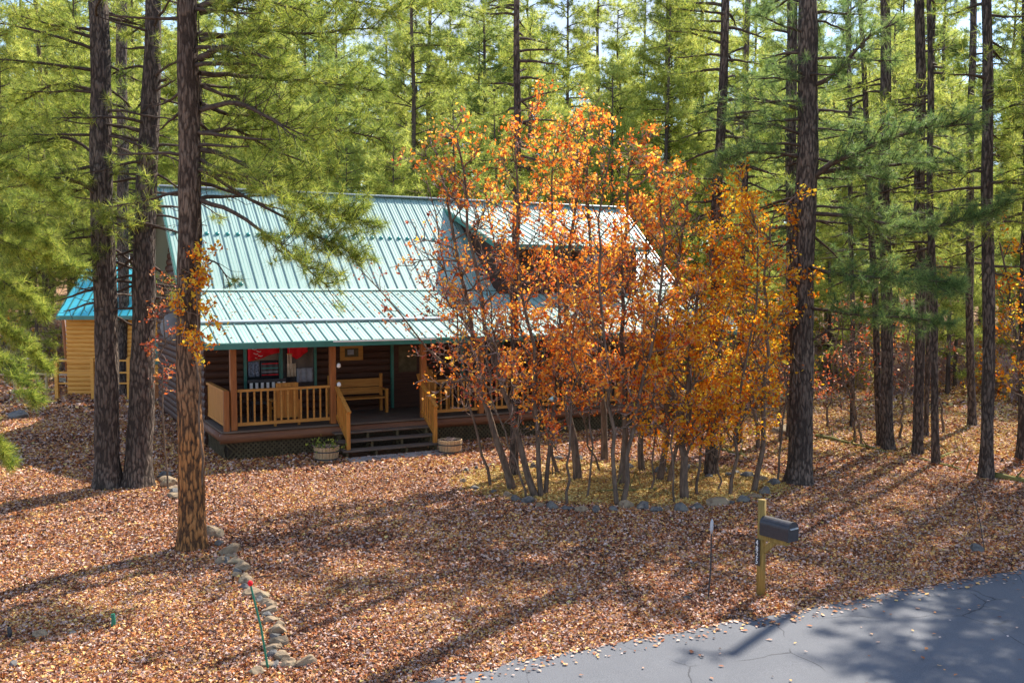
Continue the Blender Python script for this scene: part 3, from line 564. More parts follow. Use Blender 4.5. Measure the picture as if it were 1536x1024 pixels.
OK = [
 # ctrl, r, label, nbr, leafn, material, lo, spread, extra
 ([(736,727,0),(720,665,0),(703,607,0),(690,520,.2),(668,400,.4),(645,250,.5)], .028, 'thin crooked oak stem at the far left of the ring, bare limb over the roof', 16, .45, 'oak_red', .42, 1.0, [[(703,600,0),(687,562,-.1),(640,522,-.2),(600,470,-.3),(565,430,-.3),(538,402,-.3)]]),
 ([(769,733,0),(752,677,0),(727,607,0),(712,520,0),(700,430,.1),(672,300,.3),(655,200,.3)], .085, 'thick left-leaning oak stem near the left of the ring', 20, .5, 'oak_leaf', .45, 1.25, []),
 ([(804,745,0),(781,654,0),(766,618,0),(735,520,0),(712,400,.2),(700,280,.3),(690,180,.3)], .07, 'leaning oak stem, left member of the clump of three', 20, .7, 'oak_leaf', .4, 1.2, []),
 ([(812,745,0),(806,654,0),(807,595,0),(800,500,0),(775,400,.2),(770,280,.2),(778,130,.3)], .05, 'upright oak stem in the middle of the clump of three', 24, .9, 'oak_leaf', .3, 1.1, []),
 ([(818,742,0),(825,654,.1),(832,607,.1),(845,500,.1),(838,380,.2),(825,260,.3),(835,190,.3)], .042, 'slim right-leaning oak stem of the clump of three', 20, .9, 'oak_leaf', .3, 1.1, []),
 ([(838,710,0),(813,620,0),(790,520,.2),(760,420,.3),(735,330,.4),(725,240,.4)], .036, 'dark thin oak stem leaning left behind the clump of three', 16, .8, 'oak_leaf', .35, 1., []),
 ([(851,759,0),(853,700,0),(858,600,0),(862,520,0),(868,440,0)], .024, 'short dark oak stem nearest the front stones', 9, 1.1, 'oak_leaf', .35, .8, []),
 ([(867,717,0),(855,642,0),(852,540,.1),(848,430,.2),(862,300,.3),(870,200,.4)], .095, 'stout straight oak stem left of the ring centre', 22, 1., 'oak_leaf', .32, 1.2, []),
 ([(900,705,0),(874,642,0),(868,560,0),(880,470,.1),(890,380,.1)], .022, 'very thin oak stem curving beside the stout straight one', 10, 1., 'oak_yellow', .3, .9, []),
 ([(926,759,0),(919,665,0),(912,607,0),(905,500,0),(900,380,.1),(905,260,.2),(915,190,.2)], .042, 'oak stem at the front centre rising from the blue stone', 22, 1.1, 'oak_leaf', .3, 1.1, []),
 ([(933,757,0),(945,677,0),(952,607,0),(985,500,.1),(1000,420,.2),(990,300,.2),(985,235,.3)], .048, 'oak stem leaning right from the front centre pair', 20, 1., 'oak_leaf', .35, 1.1, []),
 ([(931,724,0),(935,630,0),(935,540,0),(930,430,0),(940,320,.2),(948,200,.2)], .075, 'straight tan oak stem in the centre of the ring', 22, 1.1, 'oak_leaf', .32, 1.2, []),
 ([(907,690,0),(906,600,0),(900,500,0),(885,400,0),(882,280,.1),(880,160,.2)], .085, 'thick grey oak stem at the back centre of the ring', 22, 1., 'oak_leaf', .35, 1.2, []),
 ([(963,703,0),(966,607,0),(970,500,0),(962,400,0),(975,300,.2)], .07, 'grey oak stem before the dark lattice right of centre', 18, 1., 'oak_leaf', .35, 1.1, []),
 ([(989,719,0),(998,642,0),(1004,560,0),(1015,440,0),(1022,330,.2),(1030,280,.2)], .075, 'brown oak stem with a yellow leafy crown right of centre', 20, 1.2, 'oak_yellow', .3, 1.1, []),
 ([(1003,722,0),(1022,642,0),(1035,560,0),(1060,450,0),(1070,340,.2),(1078,290,.2)], .045, 'slanting grey oak stem just right of the brown one', 20, 1.2, 'oak_leaf', .3, 1.1, []),
 ([(1027,747,0),(1029,654,0),(1035,560,0),(1045,470,0),(1052,400,.2)], .085, 'dark split oak stem with the brightest yellow leaves low down', 20, 2.0, 'oak_yellow', .2, 1.1, []),
 ([(1045,743,0),(1050,665,0),(1062,580,0),(1080,500,0),(1100,420,0)], .025, 'thin bending oak stem under the low yellow crown', 14, 1.7, 'oak_leaf', .2, .95, []),
 ([(1095,743,0),(1106,665,0),(1112,580,0),(1130,480,0),(1140,380,0),(1130,290,0)], .034, 'thin oak stem near the right stones with orange crown', 20, 1.5, 'oak_leaf', .25, 1.0, []),
 ([(1130,738,0),(1148,649,0),(1152,560,0),(1148,460,0),(1150,370,0),(1160,300,0)], .055, 'rightmost oak stem of the ring beside the largest pine', 22, 1.6, 'oak_yellow', .28, .95, []),
 ([(1137,672,0),(1130,600,0),(1115,520,0),(1100,420,0),(1105,330,0)], .05, 'mossy oak stem standing behind the ring at its right', 18, 1.3, 'oak_leaf', .3, 1.1, []),
]
OK += [
 ([(790,748,0),(770,690,0),(742,610,0),(728,520,.1),(735,430,.1)], .02, 'spindly oak stem leaning left in front of the thick left stem', 10, .6, 'oak_red', .4, .8, []),
 ([(880,748,0),(889,660,0),(880,560,0),(872,470,.1),(868,400,.1)], .018, 'spindly brown oak stem between the stout and the centre stems', 9, .9, 'oak_leaf', .35, .8, []),
 ([(1012,752,0),(1008,680,0),(1014,610,0),(1008,530,0),(1020,450,0)], .018, 'spindly oak stem just left of the dark split stem', 10, 1.5, 'oak_yellow', .3, .85, []),
 ([(975,735,0),(982,660,0),(978,590,0),(990,500,0),(985,430,0)], .017, 'spindly oak stem in front of the grey stem right of centre', 9, 1., 'oak_leaf', .35, .8, []),
 ([(1075,735,0),(1082,660,0),(1098,590,0),(1096,500,0)], .018, 'spindly oak stem in front of the leaning dark pine', 11, 1.5, 'oak_yellow', .25, .9, []),
 ([(1165,728,0),(1172,650,0),(1180,570,0),(1185,480,0),(1178,400,0)], .02, 'spindly oak stem touching the largest pine from the left', 12, 1.3, 'oak_leaf', .3, .8, []),
]
for c_, r_, l_, nb, lf, mt_, lo_, sp_, ex_ in OK:
    mt_ = 'oak_yellow' if c_[0][0] > 1000 else mt_
    c_ = [(x_, y_ if y_ > 450 else y_+(450-y_)*.10+4, q_) for x_, y_, q_ in c_]
    oak_stem(c_, r_*.88, l_, nb+2, lf, mt_, lo_-.08, sp_, extra=ex_)
oak_stem([(300,822,0),(306,700,-.1),(300,600,-.25),(296,520,-.3),(290,440,-.3),(296,400,-.3)], .012, 'wispy oak sapling with yellow leaves wrapped around the nearest pine', 12, 2.6, 'oak_yellow', .55, .5, group=None, name='oak_sapling', bare=.1, size=.07)
oak_stem([(252,735,0),(246,640,0),(242,560,0),(240,500,0),(255,440,0)], .012, 'spindly red-leaved oak sapling between the left trunks', 11, 1.1, 'oak_red', .35, .5, group=None, name='oak_sapling', bare=.15, size=.07)
oak_stem([(1560,715,0),(1545,640,0),(1530,560,0),(1520,480,0),(1500,360,0)], .05, 'orange leafed oak at the right edge of the view', 16, 1.2, 'oak_yellow', .3, 1., group=None)
for px, py, tx, ty, l_ in ((1298,668,1262,560,'bare leaning sapling left of the right grove'), (1284,664,1277,540,'thin upright sapling left of the right grove'), (1415,650,1395,480,'thin sapling behind the right grove stems'), (1350,660,1362,520,'thin sapling with rusty leaves in the right grove')):
    oak_stem([(px,py,0),((px*2+tx)/3,(py*2+ty)/3,0),(tx,ty,0),(tx+5,ty-80,0)], .03, l_, 9, .35, 'oak_red', .35, 1., group=None, name='oak_sapling')
for px, py, tx, ty, l_ in ((1172,664,1160,560,'rusty oak sapling behind the largest pine'), (1240,640,1255,520,'rusty-leaved sapling right of the largest pine')):
    oak_stem([(px,py,0),((px*2+tx)/3,(py*2+ty)/3,0),(tx,ty,0),(tx+5,ty-60,0)], .03, l_, 9, .6, 'oak_red', .3, 1., group=None, name='oak_sapling')
# ---------------------------------------------------------------- background brush (copied shrubs)
def proto_shrub(mt, H=2.2, leaf=1.):
    th = thing('shrub', '', 'shrub'); bp = []; br = []; tpp = []; trr = []; LC = []
    for i in range(26):
        az = rng.random()*6.28; lean = .25+.5*rng.random(); q = [np.array([rng.normal()*.3, rng.normal()*.3, -.05])]; d = unit(np.array([math.cos(az)*lean, math.sin(az)*lean, 1.]))
        for j in range(6): d = unit(d+rng.normal(size=3)*.14); q.append(q[-1]+d*H/6*(.7+.4*rng.random()))
        q = np.array(q); bp.append(q); br.append(np.linspace(.022, .006, 7))
        for j in range(9):
            ix = 1+int(rng.random()*5); dd = unit(unit(q[ix+1 if ix < 6 else 6]-q[ix-1])*.8+rv(1)[0]*.7); l = .3+.4*rng.random(); o_ = q[ix]
            qq = np.stack([o_, o_+dd*l*.5+rng.normal(size=3)*.04, o_+dd*l+rng.normal(size=3)*.06]); tpp.append(qq); trr.append(np.array([.010, .008, .006]))
            for _ in range(rng.poisson(3*leaf)): LC.append(qq[1+int(rng.random()*2)]+rng.normal(size=3)*.08)
    V, F = cat([tubes(np.array(bp), np.array(br), 4), tubes(np.array(tpp), np.array(trr), 3)]); npmesh('stems', V, F, M['twig'], th, False)
    V, F = leafquads(np.array(LC), .14, 1., up=rng.normal(size=(len(LC), 3))*.4); npmesh('foliage', V, F, M[mt], th)
    return th
sh = [(proto_shrub('brush', 2.2, .8), 'dusty rust-leaved twiggy shrub'), (proto_shrub('shrub_leaf', 2., 1.2), 'yellow-green leafy shrub'), (proto_shrub('oak_yellow', 1.6, .9), 'orange-yellow shrub'), (proto_shrub('brush', 1.8, .25), 'bare pinkish twiggy shrub')]
used = set(); pl = []
for i in range(150):
    for _ in range(60):
        if i < 100: y_ = 34+36*rng.random(); x_ = (.16+.46*rng.random())*y_
        else: y_ = 42+30*rng.random(); x_ = -(.30+.3*rng.random())*y_
        if clear(x_, y_) and all((x_-a)**2+(y_-b)**2 > 2.2 for a, b in pl): break
    pl.append((x_, y_)); j = int(rng.choice([0, 0, 1, 1, 2, 3, 3])); t, nm_ = sh[j]; sc = .7+.8*rng.random(); z_ = float(gz(x_, y_))
    lab = nm_+(' in the brush beyond the right grove' if x_ > 0 else ' in the woods beyond the left yard'); gr = lab.replace('shrub', 'shrubs')
    if j not in used: used.add(j); t.location = (x_, y_, z_); t.scale = (sc,)*3; t['label'] = lab; t['group'] = gr
    else:
        c = copy_tree(t, (x_, y_, z_), rng.random()*6.28, sc, lab, gr); c['category'] = 'shrub'
# ---------------------------------------------------------------- the cabin
AL, AR = -.5, 16.0; EZ, BZ, RZ = 2.88, 4.08, 7.15; EB, BB, RB = -.45, 3.0, 6.6
house = thing('log_cabin', 'log cabin with pale green metal roof and long railed porch', 'house', A0, YAW)
mb = MB()
secs = [((EB, EZ), (BB, BZ)), ((BB+.002, BZ+.002), (RB, RZ)), ((RB, RZ), (2*RB-BB, BZ)), ((2*RB-BB, BZ), (12.6, 3.25))]
for (b0, z0), (b1, z1) in secs:
    T = .07
    mb.add([(AL,b0,z0),(AR,b0,z0),(AR,b1,z1),(AL,b1,z1),(AL,b0,z0-T),(AR,b0,z0-T),(AR,b1,z1-T),(AL,b1,z1-T)], [(0,1,2,3),(7,6,5,4),(0,4,5,1),(1,5,6,2),(2,6,7,3),(3,7,4,0)])
roof = mb.build('roof', M['roof'], house)
mb = MB(); SP = .292; na_ = int((AR-AL)/SP)
for i in range(na_+1):
    a = AL+.02+i*SP
    for (b0, z0), (b1, z1) in secs:
        up = Vector((0, -(z1-z0), (b1-b0))).normalized(); e = up*.012
        p = Vector((a, b0, z0))+e; q = Vector((a, b1, z1))+e; mb.bar(p, q, .022, .028, up)
mb.build('roof_rib', M['rib'], roof)['kind'] = 'stuff'
mb = MB()   # low intermediate ribs
for i in range(na_):
    for k_ in (1, 2):
        a = AL+.02+(i+k_/3)*SP
        for (b0, z0), (b1, z1) in secs[:2]:
            up = Vector((0, -(z1-z0), (b1-b0))).normalized(); mb.bar(Vector((a, b0+.01, z0))+up*.002, Vector((a, b1-.01, z1))+up*.002, .022, .008, up)
mb.build('roof_groove', M['rib2'], roof)['kind'] = 'stuff'
MB().bar((AL-.02, RB, RZ+.03), (AR+.02, RB, RZ+.03), .30, .05).build('ridge_cap', M['flash'], roof, bevel=.01)
MB().bar((AL, BB-.02, BZ+.03), (AR, BB-.02, BZ+.03), .10, .025, (0, -.35, 1)).build('roof_flashing', M['roof'], roof)
n_ = 900; fb = rng.random(n_); la = AL+.2+(AR-AL-.4)*rng.random(n_); lb = EB+.1+(BB-EB-.2)*np.sqrt(fb); lz = EZ+(lb-EB)/(BB-EB)*(BZ-EZ)+.012
V, F = leafquads(np.stack([la, lb, lz], 1), .07, .15, up=np.tile([0, -.33, .94], (n_, 1))*3); o = npmesh('roof_litter', V, F, M['litter'], roof); o['kind'] = 'stuff'
def low(b): return EZ+(b-EB)/(BB-EB)*(BZ-EZ)
MB().bar((AL+.05, .72, low(.72)+.055), (6.4, .72, low(.72)+.055), .12, .045, (0, -.35, 1)).build('snow_rail', M['flash'], roof, bevel=.008)
upn = Vector((0, -(RZ-BZ), (RB-BB))).normalized()
g0 = None
for i in range(int(9.3/SP)):
    a = AL+.02+(i+.5)*SP
    for f_ in ((.53,) if i not in (4, 5) else (.53, .06)):
        if f_ == .53 and a > 8.4: continue
        p = Vector((a, BB+f_*(RB-BB), BZ+f_*(RZ-BZ)))
        if g0 is None:
            mb = MB(); ax = upn; s1 = Vector((1, 0, 0)); s2 = ax.cross(s1)
            vs = []; 
            for ring, (rr, hh) in enumerate(((.062, .0), (.066, .03), (.05, .05), (.02, .06))):
                for k_ in range(10):
                    an = k_*.6283; vs.append(ax*hh+s1*math.cos(an)*rr+s2*math.sin(an)*rr)
            fs = [(r_*10+k_, r_*10+(k_+1) % 10, (r_+1)*10+(k_+1) % 10, (r_+1)*10+k_) for r_ in range(3) for k_ in range(10)]+[tuple(range(30, 40))]
            g0 = mb.add(vs, fs).build('snow_guard', M['teal'], roof, smooth=True); g0.location = p
        else:
            c = g0.copy(); col.objects.link(c); c.parent = roof; c.location = p
mb = MB().box(AL, AR, EB-.09, EB-.012, EZ-.15, EZ-.015); mb.build('gutter', M['trim'], house)
MB().box(2.55, 5.3, EB-.105, EB-.093, EZ-.045, EZ-.012).build('gutter_highlight', M['white'], house)  # white strip standing in for sunlight on this stretch of gutter
# rake boards at both gable ends
for a in (AL-.02, AR+.02):
    mb = MB()
    for (b0, z0), (b1, z1) in secs: mb.bar((a, b0, z0-.06), (a, b1, z1-.06), .035, .17)
    mb.build('rake_board', M['trim'], house)
def logs(mb, p0, p1, z0, z1, nrm, h=.19, clip=None):
    """half-round courses between plan points"""
    p0 = np.array(p0, float); p1 = np.array(p1, float); k = int(round((z1-z0)/h)); hh = (z1-z0)/k
    for i in range(k):
        za = z0+i*hh; q0, q1 = p0, p1
        if clip:
            c = clip(za+hh*.5)
            if c is None: continue
            q0, q1 = np.array(c[0]), np.array(c[1])
        prof = [(math.sin(t)*.045, -math.cos(t)*.5+.5) for t in np.linspace(0, math.pi, 7)]
        vs = [(q[0]+nrm[0]*d, q[1]+nrm[1]*d, za+f*hh) for q in (q0, q1) for d, f in prof]
        n_ = len(prof); mb.add(vs, [(j, j+1, n_+j+1, n_+j) for j in range(n_-1)]+[tuple(range(n_-1, -1, -1)), tuple(range(n_, 2*n_))])
# walls: front (behind the porch), left and right gables, back
FZ = .72; WB = 2.4
def roofz(b):
    for (b0, z0), (b1, z1) in secs:
        if b0 <= b <= b1: return z0+(b-b0)/(b1-b0)*(z1-z0)-.08
    return 3.
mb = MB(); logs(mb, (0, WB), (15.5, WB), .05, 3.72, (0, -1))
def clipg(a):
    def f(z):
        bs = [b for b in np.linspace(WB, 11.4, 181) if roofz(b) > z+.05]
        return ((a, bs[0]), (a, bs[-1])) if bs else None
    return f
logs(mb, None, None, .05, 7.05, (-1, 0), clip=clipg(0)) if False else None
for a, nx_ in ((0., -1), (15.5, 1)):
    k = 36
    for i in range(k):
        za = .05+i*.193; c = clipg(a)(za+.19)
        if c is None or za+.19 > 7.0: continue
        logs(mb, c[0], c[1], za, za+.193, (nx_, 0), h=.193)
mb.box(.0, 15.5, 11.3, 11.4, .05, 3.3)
mb.build('wall', M['log'], house)
# gable window + trim
mb = MB().box(-.11, -.05, 4.6, 5.9, 1.6, 2.9); mb.build('window', M['trim'], house)
MB().box(-.125, -.112, 4.7, 5.8, 1.7, 2.8).build('window_pane', M['glass'], house)
# deck
mb = MB(); nb_ = 17
for i in range(nb_): 
    b0 = -.06+i*(WB+.02)/nb_; mb.box(-.06, 15.62, b0, b0+.135, .68, .72)
deck = mb.build('porch_deck', M['deck'], house)
mb = MB().tube([(-.1, 0, .55), (15.6, 0, .55)], .125, 10).tube([(0.0, -.03, .545), (0., 2.4, .545)], .12, 10)
mb.build('rim_log', M['rim'], deck, smooth=True)
MB().box(.09, 15.5, .10, .12, -.02, .6).box(.09, .11, .121, 2.38, -.02, .6).build('underdeck_shade_sheet', M['soil'], deck)  # dark sheet added behind the lattice in place of underdeck shade
mb = MB()
for k_ in range(-4, 160):
    a = k_*.115
    for sgn in (1, -1):
        x0, x1 = a, a+.44*sgn; 
        if min(x0, x1) < 0 or max(x0, x1) > 15.5: continue
        if 2.75 < (x0+x1)/2 < 5.1: continue
        mb.bar((x0, .0+.007*sgn, .0), (x1, .007*sgn, .44), .008, .032, (1, 0, 0) if False else (0, 0, 1)) if False else mb.bar((x0, .02+.006*sgn, -.02), (x1, .02+.006*sgn, .43), .034, .01, (0, 1, 0))
for k_ in range(0, 21):
    b = k_*.115
    for sgn in (1, -1):
        x0, x1 = b, b+.44*sgn
        if min(x0, x1) < 0 or max(x0, x1) > 2.4: continue
        mb.bar((.02+.006*sgn, x0, -.02), (.02+.006*sgn, x1, .43), .034, .01, (1, 0, 0))
mb.build('lattice', M['lattice'], deck)['kind'] = 'stuff'
# posts and beam
POST = [.25, 2.72, 5.2, 6.9, 9.2, 11.5, 13.7, 15.4]
pp = None
for a in POST:
    if pp is None: pp = MB().box(-.075, .075, -.075, .075, .72, 2.80).build('porch_post', M['wood_red'], house, bevel=.012); pp.location = (a, .1, 0)
    else:
        c = pp.copy(); col.objects.link(c); c.parent = house; c.location = (a, .1, 0)
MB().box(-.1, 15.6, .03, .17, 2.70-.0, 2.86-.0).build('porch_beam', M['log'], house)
# railings
def railing(p, q, parent=house, name='railing', rise=0., sp=.155, zb=.72, h=.96):
    p = Vector(p); q = Vector(q); L = (q-p).length; mb = MB(); r_ = Vector((0, 0, rise))
    mb.bar(p+Vector((0,0,zb+h)), q+Vector((0,0,zb+h))+r_, .09, .06); mb.bar(p+Vector((0,0,zb+.14)), q+Vector((0,0,zb+.14))+r_, .05, .08)
    n_ = max(2, int(L/sp))
    for i in range(n_):
        f_ = (i+.5)/n_; c = p.lerp(q, f_); zz = rise*f_; mb.box(c.x-.02, c.x+.02, c.y-.02, c.y+.02, zb+.18+zz, zb+h-.03+zz)
    return mb.build(name, M['wood_h'], parent, bevel=0)
for a0, a1 in ((.34, 2.64), (5.28, 6.82), (6.98, 9.12), (9.28, 11.42), (11.58, 13.62), (13.78, 15.32)): railing((a0, .1, 0), (a1, .1, 0))
# side rail is closed boards with a stub post at the corner
mb = MB().box(-.0, .13, -.02, .10, .66, 1.70); mb.build('corner_post', M['wood_red'], house, bevel=.01)
mb = MB().bar((.06, .1, 1.68), (.06, 2.38, 1.68), .11, .06).bar((.06, .1, .86), (.06, 2.38, .86), .05, .08)
for i in range(12): mb.box(.045, .075, .16+i*.185, .16+i*.185+.17, .90, 1.65)
mb.build('side_railing', M['wood'], house)
# stairs
st = MB()
for i, (b, z) in enumerate(((-1.02, .19), (-.70, .37), (-.38, .55))): st.box(2.62, 5.22, b, b+.34, z-.045, z)
stair = st.build('porch_steps', M['deck'], house, bevel=.006)
for a in (2.75, 3.5, 4.3, 5.1):
    mb = MB()
    for i, (b, z) in enumerate(((-.98, .145), (-.66, .325), (-.34, .505))): mb.box(a-.03, a+.03, b, -.02, z-.08, z).box(a-.03, a+.03, b, b+.06, -.05, z-.082)
    mb.build('stair_stringer', M['lattice'], stair)
for a in (2.80, 5.12):
    mb = MB().box(a-.05, a+.05, -.92, -.82, .19, 1.12); mb.build('newel_post', M['wood'], house, bevel=.008)
    mb = MB().bar((a, .05, 1.66), (a, -.98, 1.12), .10, .05).bar((a, .03, .92), (a, -.84, .42), .05, .07)
    for i in range(5):
        f_ = (i+.6)/5.4; b = .02-.82*f_; mb.box(a-.018, a+.018, b-.02, b+.02, .92-.47*f_, 1.63-.46*f_)
    mb.build('stair_railing', M['wood'], house)
# paving slab at the foot of the steps
sl = MB(); o_ = HW(3.95, -1.42); 
pav = thing('paving_slab', 'flat grey paving slabs at the foot of the porch steps', 'paving', o_, YAW)
for k_, (x0, x1) in enumerate(((-1.32, -.02), (.02, 1.32))): MB().box(x0, x1, -.27, .27, -.03, .05).build('slab', M['paver'], pav, bevel=.012)
# front windows and door
def window(a0, a1, z0, z1, mull=1, fm='trim'):
    f = MB(); y0 = WB-.10; w_ = .07
    f.box(a0-w_, a1+w_, y0, WB-.03, z1, z1+w_).box(a0-w_, a1+w_, y0, WB-.03, z0-w_, z0).box(a0-w_, a0, y0, WB-.03, z0, z1).box(a1, a1+w_, y0, WB-.03, z0, z1)
    for i in range(mull):
        c = a0+(a1-a0)*(i+1)/(mull+1); f.box(c-.05, c+.05, y0, WB-.03, z0, z1)
    w_o = f.build('window', M[fm], house); MB().box(a0, a1, WB-.062, WB-.05, z0, z1).build('pane', M['glass'], w_o); return w_o
window(1.05, 2.88, 1.45, 2.68); window(7.4, 8.7, 1.5, 2.65); window(10.2, 11.4, 1.5, 2.65); window(13., 14.4, 1.5, 2.65)
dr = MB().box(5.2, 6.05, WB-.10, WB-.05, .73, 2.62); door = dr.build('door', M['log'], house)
MB().box(5.12, 5.19, WB-.13, WB-.04, .73, 2.70).box(6.06, 6.13, WB-.13, WB-.04, .73, 2.70).box(5.191, 6.059, WB-.128, WB-.04, 2.63, 2.70).build('door_frame', M['trim'], door)
MB().box(5.35, 5.9, WB-.112, WB-.102, 1.75, 2.5).build('door_pane', M['lattice'], door)
MB().tube([(5.95, WB-.11, 1.65), (5.95, WB-.17, 1.65)], .03, 8).build('door_handle', M['flash'], door)
# dormer
DA0, DA1, DC, DB = 8.8, 13.9, 11.35, 2.72
dm = MB(); logs(dm, (DA0, DB), (DA1, DB), 3.86, 5.52, (0, -1))
pg = [(DB+.01, 3.8), (DB+.01, 5.54), (6.25, 6.72), (6.25, 3.8)]
dm.add([(a_, b_, z_) for a_ in (DA0+.01, DA1-.01) for b_, z_ in pg], [(0,1,2,3), (7,6,5,4), (0,4,5,1), (1,5,6,2), (2,6,7,3), (3,7,4,0)])
dor = dm.build('dormer_wall', M['log'], house)
dp, dq = (DB-.38, 5.50), (6.30, 6.86); u0, u1 = DA0-.28, DA1+.28
mb = MB().add([(u0,dp[0],dp[1]),(u1,dp[0],dp[1]),(u1,dq[0],dq[1]),(u0,dq[0],dq[1]),(u0,dp[0],dp[1]-.06),(u1,dp[0],dp[1]-.06),(u1,dq[0],dq[1]-.06),(u0,dq[0],dq[1]-.06)], [(0,1,2,3),(7,6,5,4),(0,4,5,1),(1,5,6,2),(2,6,7,3),(3,7,4,0)])
dor_r = mb.build('dormer_roof', M['roof'], house); mb = MB()
for i in range(20):
    a = u0+.02+i*SP
    if a < u1: mb.bar((a, dp[0], dp[1]+.012), (a, dq[0], dq[1]+.012), .022, .028, (0, -.33, .94))
mb.build('dormer_rib', M['rib'], dor_r)['kind'] = 'stuff'
MB().box(u0, u1, dp[0]-.05, dp[0]-.003, 5.34, 5.49).build('dormer_fascia', M['trim'], dor_r)
for a in (u0-.02, u1+.02): MB().bar((a, dp[0]-.04, dp[1]-.07), (a, dq[0], dq[1]-.07), .035, .15).build('dormer_rake', M['trim'], dor_r)
f = MB(); y0 = DB-.10
for (a0, a1, z0, z1) in ((11.75, 11.82, 4.35, 5.35), (12.58, 12.65, 4.35, 5.35), (11.82, 12.58, 5.28, 5.35), (11.82, 12.58, 4.35, 4.42), (12.17, 12.23, 4.42, 5.28)): f.box(a0, a1, y0, DB-.03, z0, z1)
wd = f.build('dormer_window', M['lattice'], house); MB().box(11.82, 12.58, DB-.07, DB-.055, 4.42, 5.28).build('pane', M['glass'], wd)
MB().box(11.8, 12.6, DB-.12, DB-.105, 4.95, 5.3).build('shutter', M['grey_cloth'], wd)
# ---------------------------------------------------------------- things on the porch
def HT(name, label, cat_, a, b, z, rot=0., group=None): return thing(name, label, cat_, HW(a, b, z), YAW+rot, group)
def hang(name, label, cat_, a, b, z, w_, h_, mt_, wav=.015, d_=.02, n_=12, cut=None):
    t = HT(name, label, cat_, a, b, z); mb = MB(); vs = []
    for yy in (0, d_):
        for i in range(n_+1):
            for j in range(5):
                f_ = i/n_; zz = -h_*j/4*(1 if cut is None else cut(f_)); vs.append((f_*w_, yy+wav*math.sin(f_*17+a*9)*(j/4+.3), zz))
    q = lambda s_, i, j: s_*(n_+1)*5+i*5+j
    fs = [(q(0,i,j), q(0,i+1,j), q(0,i+1,j+1), q(0,i,j+1)) for i in range(n_) for j in range(4)]+[(q(1,i,j+1), q(1,i+1,j+1), q(1,i+1,j), q(1,i,j)) for i in range(n_) for j in range(4)]
    fs += [(q(0,i,0), q(1,i,0), q(1,i+1,0), q(0,i+1,0)) for i in range(n_)]+[(q(0,i,4), q(0,i+1,4), q(1,i+1,4), q(1,i,4)) for i in range(n_)]
    fs += [(q(0,0,j), q(0,0,j+1), q(1,0,j+1), q(1,0,j)) for j in range(4)]+[(q(0,n_,j), q(1,n_,j), q(1,n_,j+1), q(0,n_,j+1)) for j in range(4)]
    mb.add(vs, fs).build('cloth', M[mt_], t, smooth=True); return t
wy = WB-.135
t = hang('red_blanket', 'bright red cloth with white marks hung at the left of the porch window', 'blanket', 1.08, wy, 2.62, .84, .40, 'red', cut=lambda f: .75+.25*math.cos(f*3))
mb = MB()
for i in range(9): x_ = .10+.05*(i % 4)+.01*i; z_ = -.07-.03*i; mb.bar((x_, -.03, z_), (x_+.06, -.03, z_+.02*(1 if i % 2 else -1)), .006, .014)
mb.build('white_pattern', M['white'], t)
hang('red_blanket', 'red cloth bunched at the right of the porch window', 'blanket', 2.14, wy, 2.64, .55, .42, 'red', cut=lambda f: 1-.45*abs(f-.45)*2)
hang('patterned_quilt', 'blue and white patterned quilt under the left red cloth', 'quilt', 1.09, wy, 2.2, .30, .40, 'navy')
t = hang('striped_blanket', 'dark blanket with maroon and green stripes in the porch window', 'blanket', 1.42, wy, 2.22, .46, .44, 'black')
for z_, mm in ((-.08, 'red'), (-.20, 'teal'), (-.30, 'grey_cloth'), (-.38, 'red')): MB().box(.01, .45, -.035, -.025, z_-.012, z_+.012).build('stripe', M[mm], t)
hang('grey_pillow', 'pale grey cushion cloth low in the right of the porch window', 'cushion', 2.38, wy, 1.98, .46, .38, 'grey_cloth')
hang('tan_cloth', 'tan cloth beside the grey cushion in the porch window', 'cloth', 2.12, wy, 2.12, .24, .36, 'tan')
b_ = HT('slatted_bench', 'black bench with pale slats below the porch window', 'bench', 1.5, 1.95, .72)
mb = MB().box(-.5, .5, -.02, .04, .95, 1.03).box(-.5, .5, -.02, .04, .70, .74); mb.build('rail', M['black'], b_)
mb = MB()
for i in range(7): mb.box(-.45+i*.145, -.38+i*.145, -.01, .02, .742, .948)
mb.build('slats', M['white'], b_)
MB().box(-.5, .5, -.45, .02, .42, .46).build('seat', M['black'], b_)
for sx in (-.46, .46):
    for sy in (-.4, .0): MB().box(sx-.025, sx+.025, sy-.025, sy+.025, 0, .42).build('leg', M['black'], b_)
def porch_chair(label, a, b, rot, fan=False):
    t = HT('porch_chair', label, 'chair', a, b, .72, rot)
    MB().box(-.28, .28, -.28, .28, .38, .42).build('seat', M['wood'], t)
    mb = MB()
    if fan:
        for i in range(5):
            x_ = -.22+i*.11; mb.bar((x_*.8, .26, .38), (x_*1.25, .48, 1.22-.10*abs(i-2)), .10, .02, (0, 1, 0))
    else:
        for i in range(4): mb.box(-.28+i*.141, -.28+i*.141+.136, .26, .29, .2, 1.08)
        mb.box(-.28, .28, .255, .259, 1.0, 1.06)
    mb.build('backrest', M['wood'], t)
    for sx in (-.30, .30):
        MB().box(sx-.045, sx+.045, -.30, .30, .60, .63).build('arm', M['wood'], t)
        for sy in (-.26, .24): MB().box(sx-.03, sx+.03, sy-.03, sy+.03, 0, .60).build('leg', M['wood'], t)
    return t
porch_chair('golden wooden chair with its solid back against the left railing', 1.62, .62, math.pi)
porch_chair('fan-backed wooden chair right of the porch steps', 6.0, 1.2, .1, True)
porch_chair('wooden chair far along the porch behind the oaks', 9.9, 1.2, .1, True)
b_ = HT('porch_bench', 'long golden wooden bench against the wall beside the door', 'bench', 3.95, 1.95, .72)
MB().box(-.72, .72, -.42, .05, .40, .44).build('seat', M['wood_h'], b_)
